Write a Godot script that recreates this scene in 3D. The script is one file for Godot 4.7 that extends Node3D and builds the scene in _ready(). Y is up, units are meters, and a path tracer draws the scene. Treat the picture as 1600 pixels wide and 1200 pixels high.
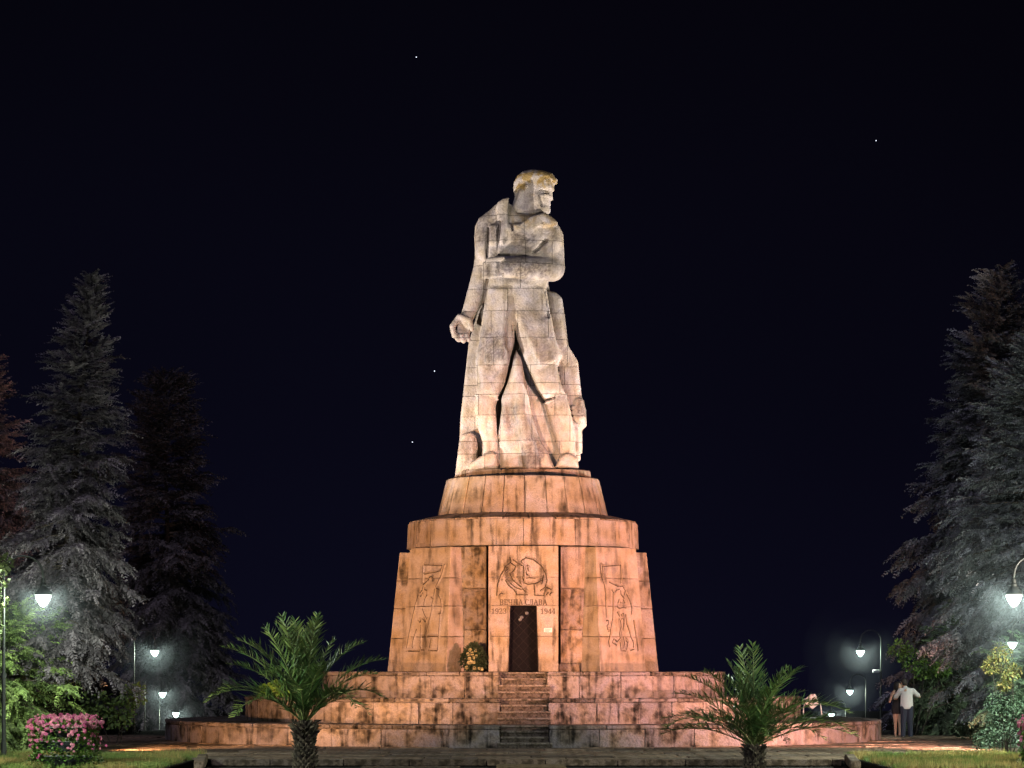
extends Node3D

# ------------------------------------------------------------------ helpers
class MB:
	var v := PackedVector3Array()
	var n := PackedVector3Array()
	var c := PackedColorArray()
	var tint := Color(1, 1, 1)
	func tri(a: Vector3, b: Vector3, d: Vector3, out: Vector3) -> void:
		var g := (d - a).cross(b - a)
		if g.dot(out) < 0.0:
			var t := b
			b = d
			d = t
			g = -g
		g = g.normalized()
		v.append(a); v.append(b); v.append(d)
		for i in 3:
			n.append(g)
			c.append(tint)
	func tris(a: Vector3, b: Vector3, d: Vector3, na: Vector3, nb: Vector3, nd: Vector3) -> void:
		var g := (d - a).cross(b - a)
		if g.dot(na + nb + nd) < 0.0:
			var t := b
			b = d
			d = t
			t = nb
			nb = nd
			nd = t
		v.append(a); v.append(b); v.append(d)
		n.append(na); n.append(nb); n.append(nd)
		for i in 3:
			c.append(tint)
	func quad(a: Vector3, b: Vector3, d: Vector3, e: Vector3, out: Vector3) -> void:
		tri(a, b, d, out)
		tri(a, d, e, out)
	func quads(a: Vector3, b: Vector3, d: Vector3, e: Vector3, na: Vector3, nb: Vector3, nd: Vector3, ne: Vector3) -> void:
		tris(a, b, d, na, nb, nd)
		tris(a, d, e, na, nd, ne)
	# eight corners (bit 1: x, bit 2: y, bit 4: z), every edge chamfered by ch metres
	func hexa(p: Array, ch: float) -> void:
		var mid := Vector3.ZERO
		for q: Vector3 in p:
			mid += q / 8.0
		var lx: float = ((p[0] - p[1]).length() + (p[6] - p[7]).length()) * 0.5
		var ly: float = ((p[0] - p[2]).length() + (p[5] - p[7]).length()) * 0.5
		var lz: float = ((p[0] - p[4]).length() + (p[3] - p[7]).length()) * 0.5
		var t := [minf(0.3, ch / maxf(lx, 0.001)), minf(0.3, ch / maxf(ly, 0.001)), minf(0.3, ch / maxf(lz, 0.001))]
		var w := []
		for k in 8:
			var row := []
			for a in 3:
				var s := [0.0, 0.0, 0.0]
				for b in 3:
					var hi: bool = (k >> b) & 1
					var off: float = 0.0 if a == b else t[b]
					s[b] = 1.0 - off if hi else off
				row.append(_at(p, s[0], s[1], s[2]))
			w.append(row)
		for a in 3:
			var b: int = 1 << ((a + 1) % 3)
			var d: int = 1 << ((a + 2) % 3)
			for side in 2:
				var o: int = side << a
				var q0: Vector3 = w[o][a]
				var q1: Vector3 = w[o + b][a]
				var q2: Vector3 = w[o + b + d][a]
				var q3: Vector3 = w[o + d][a]
				quad(q0, q1, q2, q3, (q0 + q1 + q2 + q3) * 0.25 - mid)
		if ch <= 0.0:
			return
		for a in 3:
			var a1 := (a + 1) % 3
			var a2 := (a + 2) % 3
			for k in 4:
				var o: int = ((k & 1) << a1) | ((k >> 1) << a2)
				var o2: int = o | (1 << a)
				var q0: Vector3 = w[o][a1]
				var q1: Vector3 = w[o2][a1]
				var q2: Vector3 = w[o2][a2]
				var q3: Vector3 = w[o][a2]
				quad(q0, q1, q2, q3, (q0 + q1 + q2 + q3) * 0.25 - mid)
		for k in 8:
			tri(w[k][0], w[k][1], w[k][2], (w[k][0] as Vector3) - mid)
	func _at(p: Array, x: float, y: float, z: float) -> Vector3:
		var e0: Vector3 = (p[0] as Vector3).lerp(p[1], x).lerp((p[2] as Vector3).lerp(p[3], x), y)
		var e1: Vector3 = (p[4] as Vector3).lerp(p[5], x).lerp((p[6] as Vector3).lerp(p[7], x), y)
		return e0.lerp(e1, z)
	func box(at: Vector3, size: Vector3, ch := 0.01, basis := Basis.IDENTITY) -> void:
		var p := []
		for k in 8:
			p.append(at + basis * (Vector3(float(k & 1) - 0.5, float((k >> 1) & 1) - 0.5, float((k >> 2) & 1) - 0.5) * size))
		hexa(p, ch)
	func tube(pts: Array, rad: Array, segs := 8, caps := true) -> void:
		var rings := []
		var nrm := []
		var prev := Vector3.ZERO
		for i in pts.size():
			var dir: Vector3 = (pts[mini(i + 1, pts.size() - 1)] - pts[maxi(i - 1, 0)]).normalized()
			var side := prev - dir * prev.dot(dir)
			if side.length() < 0.1:
				side = dir.cross(Vector3.UP if absf(dir.y) < 0.9 else Vector3.RIGHT)
			side = side.normalized()
			prev = side
			var up := dir.cross(side)
			var ring := []
			var rn := []
			for k in segs:
				var an := TAU * k / segs
				var o := side * cos(an) + up * sin(an)
				rn.append(o)
				ring.append(pts[i] + o * rad[i])
			rings.append(ring)
			nrm.append(rn)
		for i in pts.size() - 1:
			for k in segs:
				var l := (k + 1) % segs
				quads(rings[i][k], rings[i][l], rings[i + 1][l], rings[i + 1][k], nrm[i][k], nrm[i][l], nrm[i + 1][l], nrm[i + 1][k])
		if caps:
			for e in [0, pts.size() - 1]:
				var out: Vector3 = pts[0] - pts[1] if e == 0 else pts[e] - pts[e - 1]
				for k in segs:
					tri(pts[e], rings[e][k], rings[e][(k + 1) % segs], out)
	# profile: (radius, height) pairs turned round y at a place
	func lathe(prof: Array, at := Vector3.ZERO, segs := 20) -> void:
		for i in prof.size() - 1:
			var p: Vector2 = prof[i]
			var q: Vector2 = prof[i + 1]
			var m := Vector2(q.y - p.y, p.x - q.x).normalized()
			for k in segs:
				var a0 := TAU * k / segs
				var a1 := TAU * (k + 1) / segs
				var d0 := Vector3(cos(a0), 0, sin(a0))
				var d1 := Vector3(cos(a1), 0, sin(a1))
				var n0 := d0 * m.x + Vector3.UP * m.y
				var n1 := d1 * m.x + Vector3.UP * m.y
				quads(at + d0 * p.x + Vector3.UP * p.y, at + d1 * p.x + Vector3.UP * p.y, at + d1 * q.x + Vector3.UP * q.y, at + d0 * q.x + Vector3.UP * q.y, n0, n1, n1, n0)
	func mesh(colored := false) -> ArrayMesh:
		var arr := []
		arr.resize(Mesh.ARRAY_MAX)
		arr[Mesh.ARRAY_VERTEX] = v
		arr[Mesh.ARRAY_NORMAL] = n
		if colored:
			arr[Mesh.ARRAY_COLOR] = c
		var m := ArrayMesh.new()
		m.add_surface_from_arrays(Mesh.PRIMITIVE_TRIANGLES, arr)
		return m

# one shape of a distance field
class Prim:
	var kind := 0          # 0 tapered capsule, 1 rounded box, 2 outline with rounded thickness
	var cut := false
	var k := 0.05
	var a := Vector3.ZERO
	var b := Vector3.ZERO
	var ra := 0.0
	var rb := 0.0
	var zs := 1.0
	var inv := Transform3D.IDENTITY
	var half := Vector3.ONE
	var r := 0.0
	var pts := PackedVector2Array()
	var zc := 0.0
	var hz := 0.0
	var turned := false
	func d(p: Vector3) -> float:
		if kind == 0:
			var pa := p - a
			var ba := b - a
			pa.z *= zs
			ba.z *= zs
			var h := clampf(pa.dot(ba) / maxf(ba.length_squared(), 1e-9), 0.0, 1.0)
			return (pa - ba * h).length() - (ra + (rb - ra) * h)
		if kind == 1:
			var q := (inv * p).abs() - half + Vector3(r, r, r)
			return Vector3(maxf(q.x, 0), maxf(q.y, 0), maxf(q.z, 0)).length() + minf(maxf(q.x, maxf(q.y, q.z)), 0.0) - r
		if turned:
			p = inv * p
		var w := Vector2(p.x, p.y)
		var m := 1e9
		var s := 1.0
		var j := pts.size() - 1
		for i in pts.size():
			var vi := pts[i]
			var e := pts[j] - vi
			var u := w - vi
			m = minf(m, (u - e * clampf(u.dot(e) / e.length_squared(), 0.0, 1.0)).length_squared())
			var c1 := w.y >= vi.y
			var c2 := w.y < pts[j].y
			var c3 := e.x * u.y > e.y * u.x
			if (c1 and c2 and c3) or not (c1 or c2 or c3):
				s = -s
			j = i
		var dx := s * sqrt(m) + r
		var dz := absf(p.z - zc) - hz + r
		return Vector2(maxf(dx, 0.0), maxf(dz, 0.0)).length() + minf(maxf(dx, dz), 0.0) - r

class Field:
	var prims: Array[Prim] = []
	func cap(a: Vector3, b: Vector3, ra: float, rb: float, k := 0.05, zs := 1.0, cut := false) -> void:
		var p := Prim.new()
		p.a = a; p.b = b; p.ra = ra; p.rb = rb; p.k = k; p.zs = zs; p.cut = cut
		prims.append(p)
	func box(at: Vector3, half: Vector3, r: float, basis := Basis.IDENTITY, k := 0.05, cut := false) -> void:
		var p := Prim.new()
		p.kind = 1; p.half = half; p.r = r; p.k = k; p.cut = cut
		p.inv = Transform3D(basis, at).affine_inverse()
		prims.append(p)
	func poly(pts: PackedVector2Array, zc: float, hz: float, r: float, k := 0.05, cut := false, xf: Variant = null) -> void:
		var p := Prim.new()
		p.kind = 2; p.pts = pts; p.zc = zc; p.hz = hz; p.r = r; p.k = k; p.cut = cut
		if xf != null:
			p.turned = true
			p.inv = (xf as Transform3D).affine_inverse()
		prims.append(p)
	func value(q: Vector3, use: Array[Prim]) -> float:
		var f := 1e3
		for p in use:
			var g := p.d(q)
			if p.cut:
				g = -g
				var h := maxf(p.k - absf(f - g), 0.0) / p.k
				f = maxf(f, g) + h * h * p.k * 0.25
			else:
				var h := maxf(p.k - absf(f - g), 0.0) / p.k
				f = minf(f, g) - h * h * p.k * 0.25
		return f
	# surface nets; returns [vertices, triangle indices, normals]
	func net(lo: Vector3, hi: Vector3, cell: float) -> Array:
		var bn := 4
		var size := bn * cell
		var nb := Vector3i(((hi - lo) / size).ceil()) + Vector3i.ONE
		var far := size * 0.5 * sqrt(3.0)
		var cells := {}
		var verts := PackedVector3Array()
		var edges := []
		var np := bn + 2
		var val := PackedFloat32Array()
		val.resize(np * np * np)
		var step := [1, np, np * np]
		for bz in nb.z:
			for by in nb.y:
				for bx in nb.x:
					var org := lo + Vector3(bx, by, bz) * size
					var mid := org + Vector3.ONE * size * 0.5
					var use: Array[Prim] = []
					var near := 1e3
					for p in prims:
						var g := p.d(mid)
						var reach := far * 1.3 * maxf(1.0, p.zs) + p.k + cell * 2.0
						if g < reach:
							use.append(p)
							if not p.cut:
								near = minf(near, g)
					if near > far * 1.35 + cell * 2.0 + 0.05:
						continue
					var f0 := value(mid, use)
					if absf(f0) > far * 1.5 + cell * 2.0:
						continue
					for z in np:
						for y in np:
							for x in np:
								val[x + y * np + z * np * np] = value(org + Vector3(x, y, z) * cell, use)
					for z in bn + 1:
						for y in bn + 1:
							for x in bn + 1:
								var at := x + y * np + z * np * np
								var v0 := val[at]
								var inside := v0 < 0.0
								var g0 := Vector3i(bx * bn + x, by * bn + y, bz * bn + z)
								if x < bn and y < bn and z < bn:
									for ax in 3:
										if (val[at + step[ax]] < 0.0) != inside:
											edges.append([g0, ax, inside])
									var sum := Vector3.ZERO
									var cnt := 0
									for e in 12:
										var ax := e >> 2
										var o1 := (e & 1)
										var o2 := ((e >> 1) & 1)
										var p0 := Vector3i.ZERO
										p0[(ax + 1) % 3] = o1
										p0[(ax + 2) % 3] = o2
										var i0: int = at + p0.x + p0.y * np + p0.z * np * np
										var f1 := val[i0]
										var f2 := val[i0 + step[ax]]
										if (f1 < 0.0) != (f2 < 0.0):
											var w := Vector3(p0)
											w[ax] += f1 / (f1 - f2)
											sum += w
											cnt += 1
									if cnt:
										cells[g0] = verts.size()
										verts.append(lo + (Vector3(g0) + sum / cnt) * cell)
		var idx := PackedInt32Array()
		var nrm := PackedVector3Array()
		nrm.resize(verts.size())
		for e in edges:
			var g: Vector3i = e[0]
			var ax: int = e[1]
			var d1 := Vector3i.ZERO
			var d2 := Vector3i.ZERO
			d1[(ax + 1) % 3] = 1
			d2[(ax + 2) % 3] = 1
			var q := [cells.get(g, -1), cells.get(g - d1, -1), cells.get(g - d1 - d2, -1), cells.get(g - d2, -1)]
			if q.min() < 0:
				continue
			var out := Vector3.ZERO
			out[ax] = 1.0 if e[2] else -1.0
			for t in [[0, 1, 2], [0, 2, 3]]:
				var i0: int = q[t[0]]
				var i1: int = q[t[1]]
				var i2: int = q[t[2]]
				var nn := (verts[i2] - verts[i0]).cross(verts[i1] - verts[i0])
				if nn.dot(out) < 0.0:
					var s := i1
					i1 = i2
					i2 = s
					nn = -nn
				idx.append(i0); idx.append(i1); idx.append(i2)
				nrm[i0] += nn; nrm[i1] += nn; nrm[i2] += nn
		for i in nrm.size():
			nrm[i] = nrm[i].normalized()
		return [verts, idx, nrm]

static func net_mesh(net: Array, colors := PackedColorArray()) -> ArrayMesh:
	var arr := []
	arr.resize(Mesh.ARRAY_MAX)
	arr[Mesh.ARRAY_VERTEX] = net[0]
	arr[Mesh.ARRAY_INDEX] = net[1]
	arr[Mesh.ARRAY_NORMAL] = net[2]
	if colors.size():
		arr[Mesh.ARRAY_COLOR] = colors
	var m := ArrayMesh.new()
	m.add_surface_from_arrays(Mesh.PRIMITIVE_TRIANGLES, arr)
	return m

var used := {}
var rng := RandomNumberGenerator.new()

func numbered(called: String) -> String:
	var k: int = used.get(called, 0)
	used[called] = k + 1
	return called if k == 0 else "%s_%03d" % [called, k]

func thing(called: String, label: String, category: String, at := Vector3.ZERO, turn := 0.0, group := "") -> Node3D:
	var o := Node3D.new()
	o.name = numbered(called)
	add_child(o)
	o.position = at
	o.rotation.y = turn
	tag(o, label, category, group)
	return o

func tag(o: Node3D, label: String, category: String, group := "") -> void:
	o.set_meta("label", label)
	o.set_meta("category", category)
	if group:
		o.set_meta("group", group)

func part(called: String, mesh: Mesh, m: Material, parent: Node3D, at := Vector3.ZERO, basis := Basis.IDENTITY) -> MeshInstance3D:
	var o := MeshInstance3D.new()
	var k := 0
	var base := called
	while parent.has_node(NodePath(called)):
		k += 1
		called = "%s_%03d" % [base, k]
	o.name = called
	o.mesh = mesh
	o.material_override = m
	o.transform = Transform3D(basis, at)
	parent.add_child(o)
	return o

func ground(called: String, mesh: Mesh, m: Material, at := Vector3.ZERO) -> MeshInstance3D:
	var o := part(numbered(called), mesh, m, self, at)
	o.set_meta("kind", "structure")
	return o

func lin(r: float, g: float, b: float) -> Color:
	return Color(r, g, b).linear_to_srgb()

func noise(seed_: int, freq: float, octaves := 4, type := FastNoiseLite.TYPE_SIMPLEX_SMOOTH) -> FastNoiseLite:
	var f := FastNoiseLite.new()
	f.seed = seed_
	f.noise_type = type
	f.frequency = freq
	f.fractal_type = FastNoiseLite.FRACTAL_FBM
	f.fractal_octaves = octaves
	return f

func floats(f: FastNoiseLite, w: int, h: int, tw := 0, th := 0) -> PackedByteArray:
	var im := f.get_seamless_image(w, h)
	im.convert(Image.FORMAT_L8)
	if tw:
		im.resize(tw, th, Image.INTERPOLATE_CUBIC)
	return im.get_data()

# tiling tone map: fine grain, blotches, dark weathering streaks running down
func stone_tone(seed_: int, size: int, streak: float, blotch: float, tint_amount: float) -> ImageTexture:
	var grain := floats(noise(seed_, 0.16, 3), size, size)
	var mid := floats(noise(seed_ + 1, 0.022, 5), size, size)
	var big := floats(noise(seed_ + 2, 0.008, 3), size, size)
	var drip := floats(noise(seed_ + 3, 0.02, 4), size, size / 8, size, size)
	var out := PackedByteArray()
	out.resize(size * size * 3)
	for i in size * size:
		var g := grain[i] / 255.0
		var m := mid[i] / 255.0
		var b := big[i] / 255.0
		var d := smoothstep(0.46, 0.86, drip[i] / 255.0 * 0.7 + b * 0.3)
		var t := 0.80 + (g - 0.5) * 0.36 + (m - 0.5) * 0.18
		t *= 1.0 - streak * d * (0.5 + m)
		t *= 1.0 - blotch * smoothstep(0.42, 0.68, m * 0.45 + b * 0.33 + g * 0.22)
		t = clampf(t, 0.12, 1.0)
		var y := (b - 0.5) * tint_amount
		out[i * 3] = int(255.0 * clampf(t * (1.0 + y * 0.3), 0, 1))
		out[i * 3 + 1] = int(255.0 * t)
		out[i * 3 + 2] = int(255.0 * clampf(t * (1.0 - y), 0, 1))
	return ImageTexture.create_from_image(Image.create_from_data(size, size, false, Image.FORMAT_RGB8, out))

func bump_map(seed_: int, freq: float, size := 512) -> ImageTexture:
	var im := noise(seed_, freq, 5).get_seamless_image(size, size)
	im.convert(Image.FORMAT_L8)
	return ImageTexture.create_from_image(im)

var bump_rough: ImageTexture

func stone(c: Color, tex: Texture2D, metres: float, bump := 1.2, rough := 0.92, colored := false, world_tri := true) -> StandardMaterial3D:
	var m := StandardMaterial3D.new()
	m.albedo_color = c
	m.albedo_texture = tex
	m.roughness = rough
	m.metallic_specular = 0.3
	m.uv1_triplanar = true
	m.uv1_world_triplanar = world_tri
	m.uv1_triplanar_sharpness = 4.0
	m.uv1_scale = Vector3.ONE / metres
	if bump > 0.0:
		m.heightmap_enabled = true
		m.heightmap_texture = bump_rough
		m.heightmap_scale = bump
	m.vertex_color_use_as_albedo = colored
	return m

func plain(c: Color, rough := 0.7, metal := 0.0, colored := false) -> StandardMaterial3D:
	var m := StandardMaterial3D.new()
	m.albedo_color = c
	m.roughness = rough
	m.metallic = metal
	m.vertex_color_use_as_albedo = colored
	return m

func glowing(c: Color, e: float) -> StandardMaterial3D:
	var m := StandardMaterial3D.new()
	m.albedo_color = Color(0.9, 0.9, 0.9)
	m.emission_enabled = true
	m.emission = c
	m.emission_energy_multiplier = e
	return m

# ------------------------------------------------------------------ the place
const T1 := 0.60      # tops of the three terraces above the plaza
const T2 := 1.28
const T3 := 2.00
const R1 := 10.6
const R2 := 8.25
const R3 := 6.0

var m_ped: Array = []
var m_ter: Array = []
var m_mortar: StandardMaterial3D
var m_step: StandardMaterial3D
var m_tread: StandardMaterial3D
var m_pave: Array = []

func land(x: float, z: float) -> float:
	if z > 20.1:
		return -0.15
	var b := smoothstep(-4.0, -75.0, z) * 1.0 + maxf(0.0, -z - 45.0) * 0.045
	var s := smoothstep(13.5, 40.0, absf(x)) * 0.6
	return -0.02 - minf(b, 9.0) - s

func _ready() -> void:
	rng.seed = 11
	setup_view()
	setup_materials()
	build_ground()
	build_terraces()
	build_pedestal()
	build_statue()
	build_floodlights()
	build_lamps()
	build_trees()
	build_palms()
	build_flowers()
	build_wreath()
	build_people()
	build_stars()

func setup_view() -> void:
	var cam := Camera3D.new()
	cam.name = "camera"
	cam.position = Vector3(-0.325, 2.05, 86.0)
	cam.keep_aspect = Camera3D.KEEP_HEIGHT
	cam.projection = Camera3D.PROJECTION_FRUSTUM
	cam.near = 0.5
	cam.far = 1500.0
	cam.size = 0.5 * 1200.0 / 4500.0
	cam.frustum_offset = Vector2(0.0, 0.5 * 447.0 / 4500.0)
	add_child(cam)
	cam.make_current()
	var env := Environment.new()
	env.background_mode = Environment.BG_SKY
	# night air: near black overhead, purple to the left, navy with the town's glow low on the right
	var air := Image.create(512, 256, false, Image.FORMAT_RGBF)
	var wisp := noise(7, 0.6, 3)
	for j in 256:
		var el := (0.5 - (j + 0.5) / 256.0) * PI
		var low := exp(-maxf(el, 0.0) / 0.17)
		for i in 512:
			var az := ((i + 0.5) / 512.0 - 0.5) * TAU
			var right := 0.5 + 0.5 * sin(clampf(az / 0.55, -PI / 2, PI / 2)) if absf(az) < PI / 2 else 0.5 + 0.5 * sin(PI / 2 * signf(az)) * (PI - absf(az)) / (PI / 2)
			var w := 1.0 + 0.25 * wisp.get_noise_3d(cos(az) * cos(el) * 4.0, sin(el) * 6.0, sin(az) * cos(el) * 4.0)
			var c := Color(0.0008, 0.0005, 0.0010).lerp(Color(0.0006, 0.0006, 0.0011), right)
			c += Color(0.0006, 0.0003, 0.0008).lerp(Color(0.0022, 0.0027, 0.0100), right) * low
			air.set_pixel(i, j, Color(c.r * w, c.g * w, c.b * w))
	var sm := PanoramaSkyMaterial.new()
	sm.panorama = ImageTexture.create_from_image(air)
	var sky := Sky.new()
	sky.sky_material = sm
	env.sky = sky
	env.tonemap_mode = Environment.TONE_MAPPER_LINEAR
	env.tonemap_exposure = 1.5
	env.volumetric_fog_enabled = true
	env.volumetric_fog_density = 0.0
	env.sdfgi_enabled = true
	env.ssao_enabled = true
	env.ssil_enabled = true
	var moon := DirectionalLight3D.new()
	moon.name = "moon"
	moon.light_color = lin(0.80, 0.74, 1.0)
	moon.light_energy = 0.13
	moon.light_angular_distance = 10.0
	moon.shadow_enabled = true
	moon.sky_mode = DirectionalLight3D.SKY_MODE_LIGHT_ONLY
	moon.look_at_from_position(Vector3(-0.35, 0.75, 1.0), Vector3.ZERO)
	add_child(moon)
	var we := WorldEnvironment.new()
	we.name = "night"
	we.environment = env
	add_child(we)

func setup_materials() -> void:
	bump_rough = bump_map(5, 0.06)
	var t_ped := stone_tone(20, 512, 0.48, 0.16, 0.25)
	var t_ped2 := stone_tone(31, 512, 0.45, 0.34, 0.35)
	var t_ter := stone_tone(42, 512, 0.62, 0.36, 0.25)
	var t_pave := stone_tone(53, 512, 0.0, 0.45, 0.15)
	for c in [lin(0.40, 0.31, 0.235), lin(0.36, 0.27, 0.20), lin(0.43, 0.335, 0.25), lin(0.37, 0.30, 0.24)]:
		m_ped.append(stone(c, t_ped, 3.1, 1.5))
	for c in [lin(0.37, 0.27, 0.18), lin(0.29, 0.21, 0.15)]:
		m_ped.append(stone(c, t_ped2, 2.3, 2.5))
	for c in [lin(0.30, 0.245, 0.215), lin(0.25, 0.205, 0.185), lin(0.34, 0.275, 0.235)]:
		m_ter.append(stone(c, t_ter, 2.7, 2.5))
	m_ter.append(stone(lin(0.20, 0.16, 0.13), t_ter, 1.7, 4.0))
	m_step = stone(lin(0.19, 0.15, 0.125), t_pave, 1.1, 3.5)
	m_tread = stone(lin(0.34, 0.28, 0.235), t_pave, 1.3, 3.0)
	m_mortar = stone(lin(0.06, 0.05, 0.045), t_pave, 1.3, 1.0)
	for c in [lin(0.42, 0.30, 0.21), lin(0.24, 0.175, 0.125), lin(0.50, 0.37, 0.26), lin(0.33, 0.255, 0.195)]:
		m_pave.append(stone(c, t_pave, 1.9, 2.0))

# ------------------------------------------------------------------ ground
func build_ground() -> void:
	var g := MB.new()
	var xs := []
	for i in 61:
		var t := (i - 30) / 30.0
		xs.append(signf(t) * (absf(t) * 40.0 + pow(absf(t), 4.0) * 560.0))
	var zs := [95.0, 70.0, 45.0, 30.0, 20.2, 20.0]
	for i in 40:
		zs.append(19.0 - i * 1.5 - pow(i / 39.0, 4.0) * 700.0)
	for i in xs.size() - 1:
		for j in zs.size() - 1:
			var p := []
			for q in [[i, j], [i + 1, j], [i + 1, j + 1], [i, j + 1]]:
				p.append(Vector3(xs[q[0]], land(xs[q[0]], zs[q[1]]) - 0.05, zs[q[1]]))
			g.quad(p[0], p[1], p[2], p[3], Vector3.UP)
	var soil := stone(lin(0.035, 0.032, 0.022), stone_tone(71, 256, 0.0, 0.5, 0.2), 2.0, 3.0)
	ground("ground", g.mesh(), soil)
	# plaza: bedding sheet with flagstones laid on it
	var bed := MB.new()
	bed.box(Vector3(0, -0.09, 7.5), Vector3(27.4, 0.14, 25.0), 0.02)
	var plaza := ground("plaza_pavement", bed.mesh(), m_mortar)
	var z := 20.0
	var row := 0
	var count := 0
	while z > -4.6:
		var dz := rng.randf_range(0.75, 1.15)
		var x := -13.6 - rng.randf() * 0.9
		while x < 13.6:
			var dx := rng.randf_range(1.25, 2.1)
			var x0 := maxf(x, -13.6)
			var x1 := minf(x + dx, 13.6)
			x += dx
			var cx := (x0 + x1) * 0.5
			var cz := z - dz * 0.5
			if x1 - x0 < 0.3 or Vector2(cx, cz).length() < R1 - 0.3 or cz - dz * 0.5 < -4.9:
				continue
			if z < 17.5 and z > 4.0 and absf(cx) > 13.4:
				continue
			# lawns take the outer front corners
			if absf(cx) > 7.4 and cz > 16.8 and not (absf(cx) < 8.0):
				continue
			if count >= 298:
				continue
			count += 1
			var f := MB.new()
			f.box(Vector3(cx, -0.012 + rng.randf_range(-0.014, 0.012), cz), Vector3(x1 - x0 - 0.03, 0.06, dz - 0.03), 0.012, Basis(Vector3.UP, rng.randf_range(-0.006, 0.006)))
			part("flagstone", f.mesh(), m_pave[rng.randi() % 4], plaza)
		z -= dz
		row += 1
	# one step down towards the visitor
	var kerb := thing("front_step", "long low stone step edge across the front of the plaza", "step", Vector3(0, 0, 20.15))
	var kx := -7.2
	while kx < 7.1:
		var w := minf(rng.randf_range(1.3, 1.9), 7.2 - kx)
		var k := MB.new()
		k.box(Vector3(kx + w * 0.5, -0.06, 0.0), Vector3(w - 0.02, 0.15, 0.30), 0.015)
		part("step_stone", k.mesh(), m_pave[rng.randi() % 4], kerb)
		kx += w
	var lower := MB.new()
	lower.box(Vector3(0, -0.20, 25.0), Vector3(14.6, 0.1, 9.4), 0.01)
	var path := ground("lower_path", lower.mesh(), stone(lin(0.05, 0.045, 0.04), m_pave[0].albedo_texture, 1.4, 2.0))
	var s := MB.new()
	s.box(Vector3(0.1, -0.125, 21.7), Vector3(1.55, 0.07, 2.2), 0.01)
	part("pale_slab", s.mesh(), stone(lin(0.42, 0.30, 0.16), m_pave[0].albedo_texture, 1.4, 1.0), path)
	var s2 := MB.new()
	s2.box(Vector3(-2.6, -0.135, 22.0), Vector3(2.2, 0.04, 2.2), 0.01)
	part("slab", s2.mesh(), m_pave[1], path)
	# raked side kerbs that close the steps
	for sd in [-1.0, 1.0]:
		var kk := thing("side_kerb", "sloping stone kerb beside the lawn on the %s of the front step" % ("left" if sd < 0 else "right"), "kerb", Vector3(sd * 7.35, 0, 20.0), 0.0, "kerbs closing the front step")
		for i in 4:
			var b := MB.new()
			b.box(Vector3(sd * -0.12 * i, 0.03, 0.65 + i * 1.3), Vector3(0.22, 0.20, 1.28), 0.02, Basis(Vector3.UP, sd * -0.09))
			part("kerb_stone", b.mesh(), m_pave[(i + 1) % 4], kk)
	# lawns
	var lawn_m := plain(lin(0.05, 0.075, 0.02), 0.9)
	var blade := MB.new()
	for i in 7:
		var a := i * 2.4
		var o := Vector3(cos(a), 0, sin(a)) * 0.03 * (0.4 + (i % 3))
		var tip := o + Vector3(cos(a * 1.7) * 0.06, 0.11 + 0.035 * (i % 3), sin(a * 1.3) * 0.06)
		var w := Vector3(cos(a + 1.3), 0, sin(a + 1.3)) * 0.007
		blade.tri(o - w, o + w, tip, Vector3(0.2, 0.3, 1))
	var bm := blade.mesh()
	for sd in [-1.0, 1.0]:
		var lb := MB.new()
		lb.box(Vector3(sd * 12.4, -0.075, 21.6), Vector3(9.6, 0.13, 9.8), 0.02)
		ground("lawn_soil", lb.mesh(), stone(lin(0.045, 0.04, 0.022), m_pave[0].albedo_texture, 0.9, 2.0))
		var mm := MultiMesh.new()
		mm.transform_format = MultiMesh.TRANSFORM_3D
		mm.use_colors = true
		mm.mesh = bm
		var nn := 16000
		mm.instance_count = nn
		var patch := noise(90 + int(sd), 0.5, 3)
		for i in nn:
			var p := Vector3(sd * rng.randf_range(7.7, 17.1), -0.012, rng.randf_range(16.8, 26.4))
			var dry := clampf(0.5 + patch.get_noise_2d(p.x, p.z) * 1.2 + rng.randf_range(-0.15, 0.15), 0, 1)
			var sc := rng.randf_range(0.5, 1.15) * (0.75 + 0.4 * dry)
			mm.set_instance_transform(i, Transform3D(Basis(Vector3.UP, rng.randf() * TAU).scaled(Vector3(1.1, sc, 1.1)), p))
			mm.set_instance_color(i, Color(0.12, 0.20, 0.035).lerp(Color(0.38, 0.28, 0.09), dry * dry) * rng.randf_range(0.6, 1.3))
		var mi := MultiMeshInstance3D.new()
		mi.name = numbered("lawn_grass")
		mi.multimesh = mm
		var gm := plain(Color.WHITE, 0.75, 0.0, true)
		gm.backlight_enabled = true
		gm.backlight = Color(0.3, 0.3, 0.3)
		mi.material_override = gm
		add_child(mi)
		tag(mi, "patchy mown grass of the lawn at the %s front corner of the plaza" % ("left" if sd < 0 else "right"), "grass")
		mi.set_meta("kind", "stuff")

# ------------------------------------------------------------------ terraces
func arc_hexa(r0: float, r1: float, y0: float, y1: float, a0: float, a1: float, ch: float, r0t := -1.0, r1t := -1.0) -> ArrayMesh:
	if r0t < 0.0:
		r0t = r0
	if r1t < 0.0:
		r1t = r1
	var p := []
	for k in 8:
		var a := a1 if k & 1 else a0
		var top := (k >> 1) & 1
		var r: float = (r1t if top else r1) if k >> 2 else (r0t if top else r0)
		p.append(Vector3(sin(a) * r, y1 if top else y0, cos(a) * r))
	var mb := MB.new()
	mb.hexa(p, ch)
	return mb.mesh()

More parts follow.
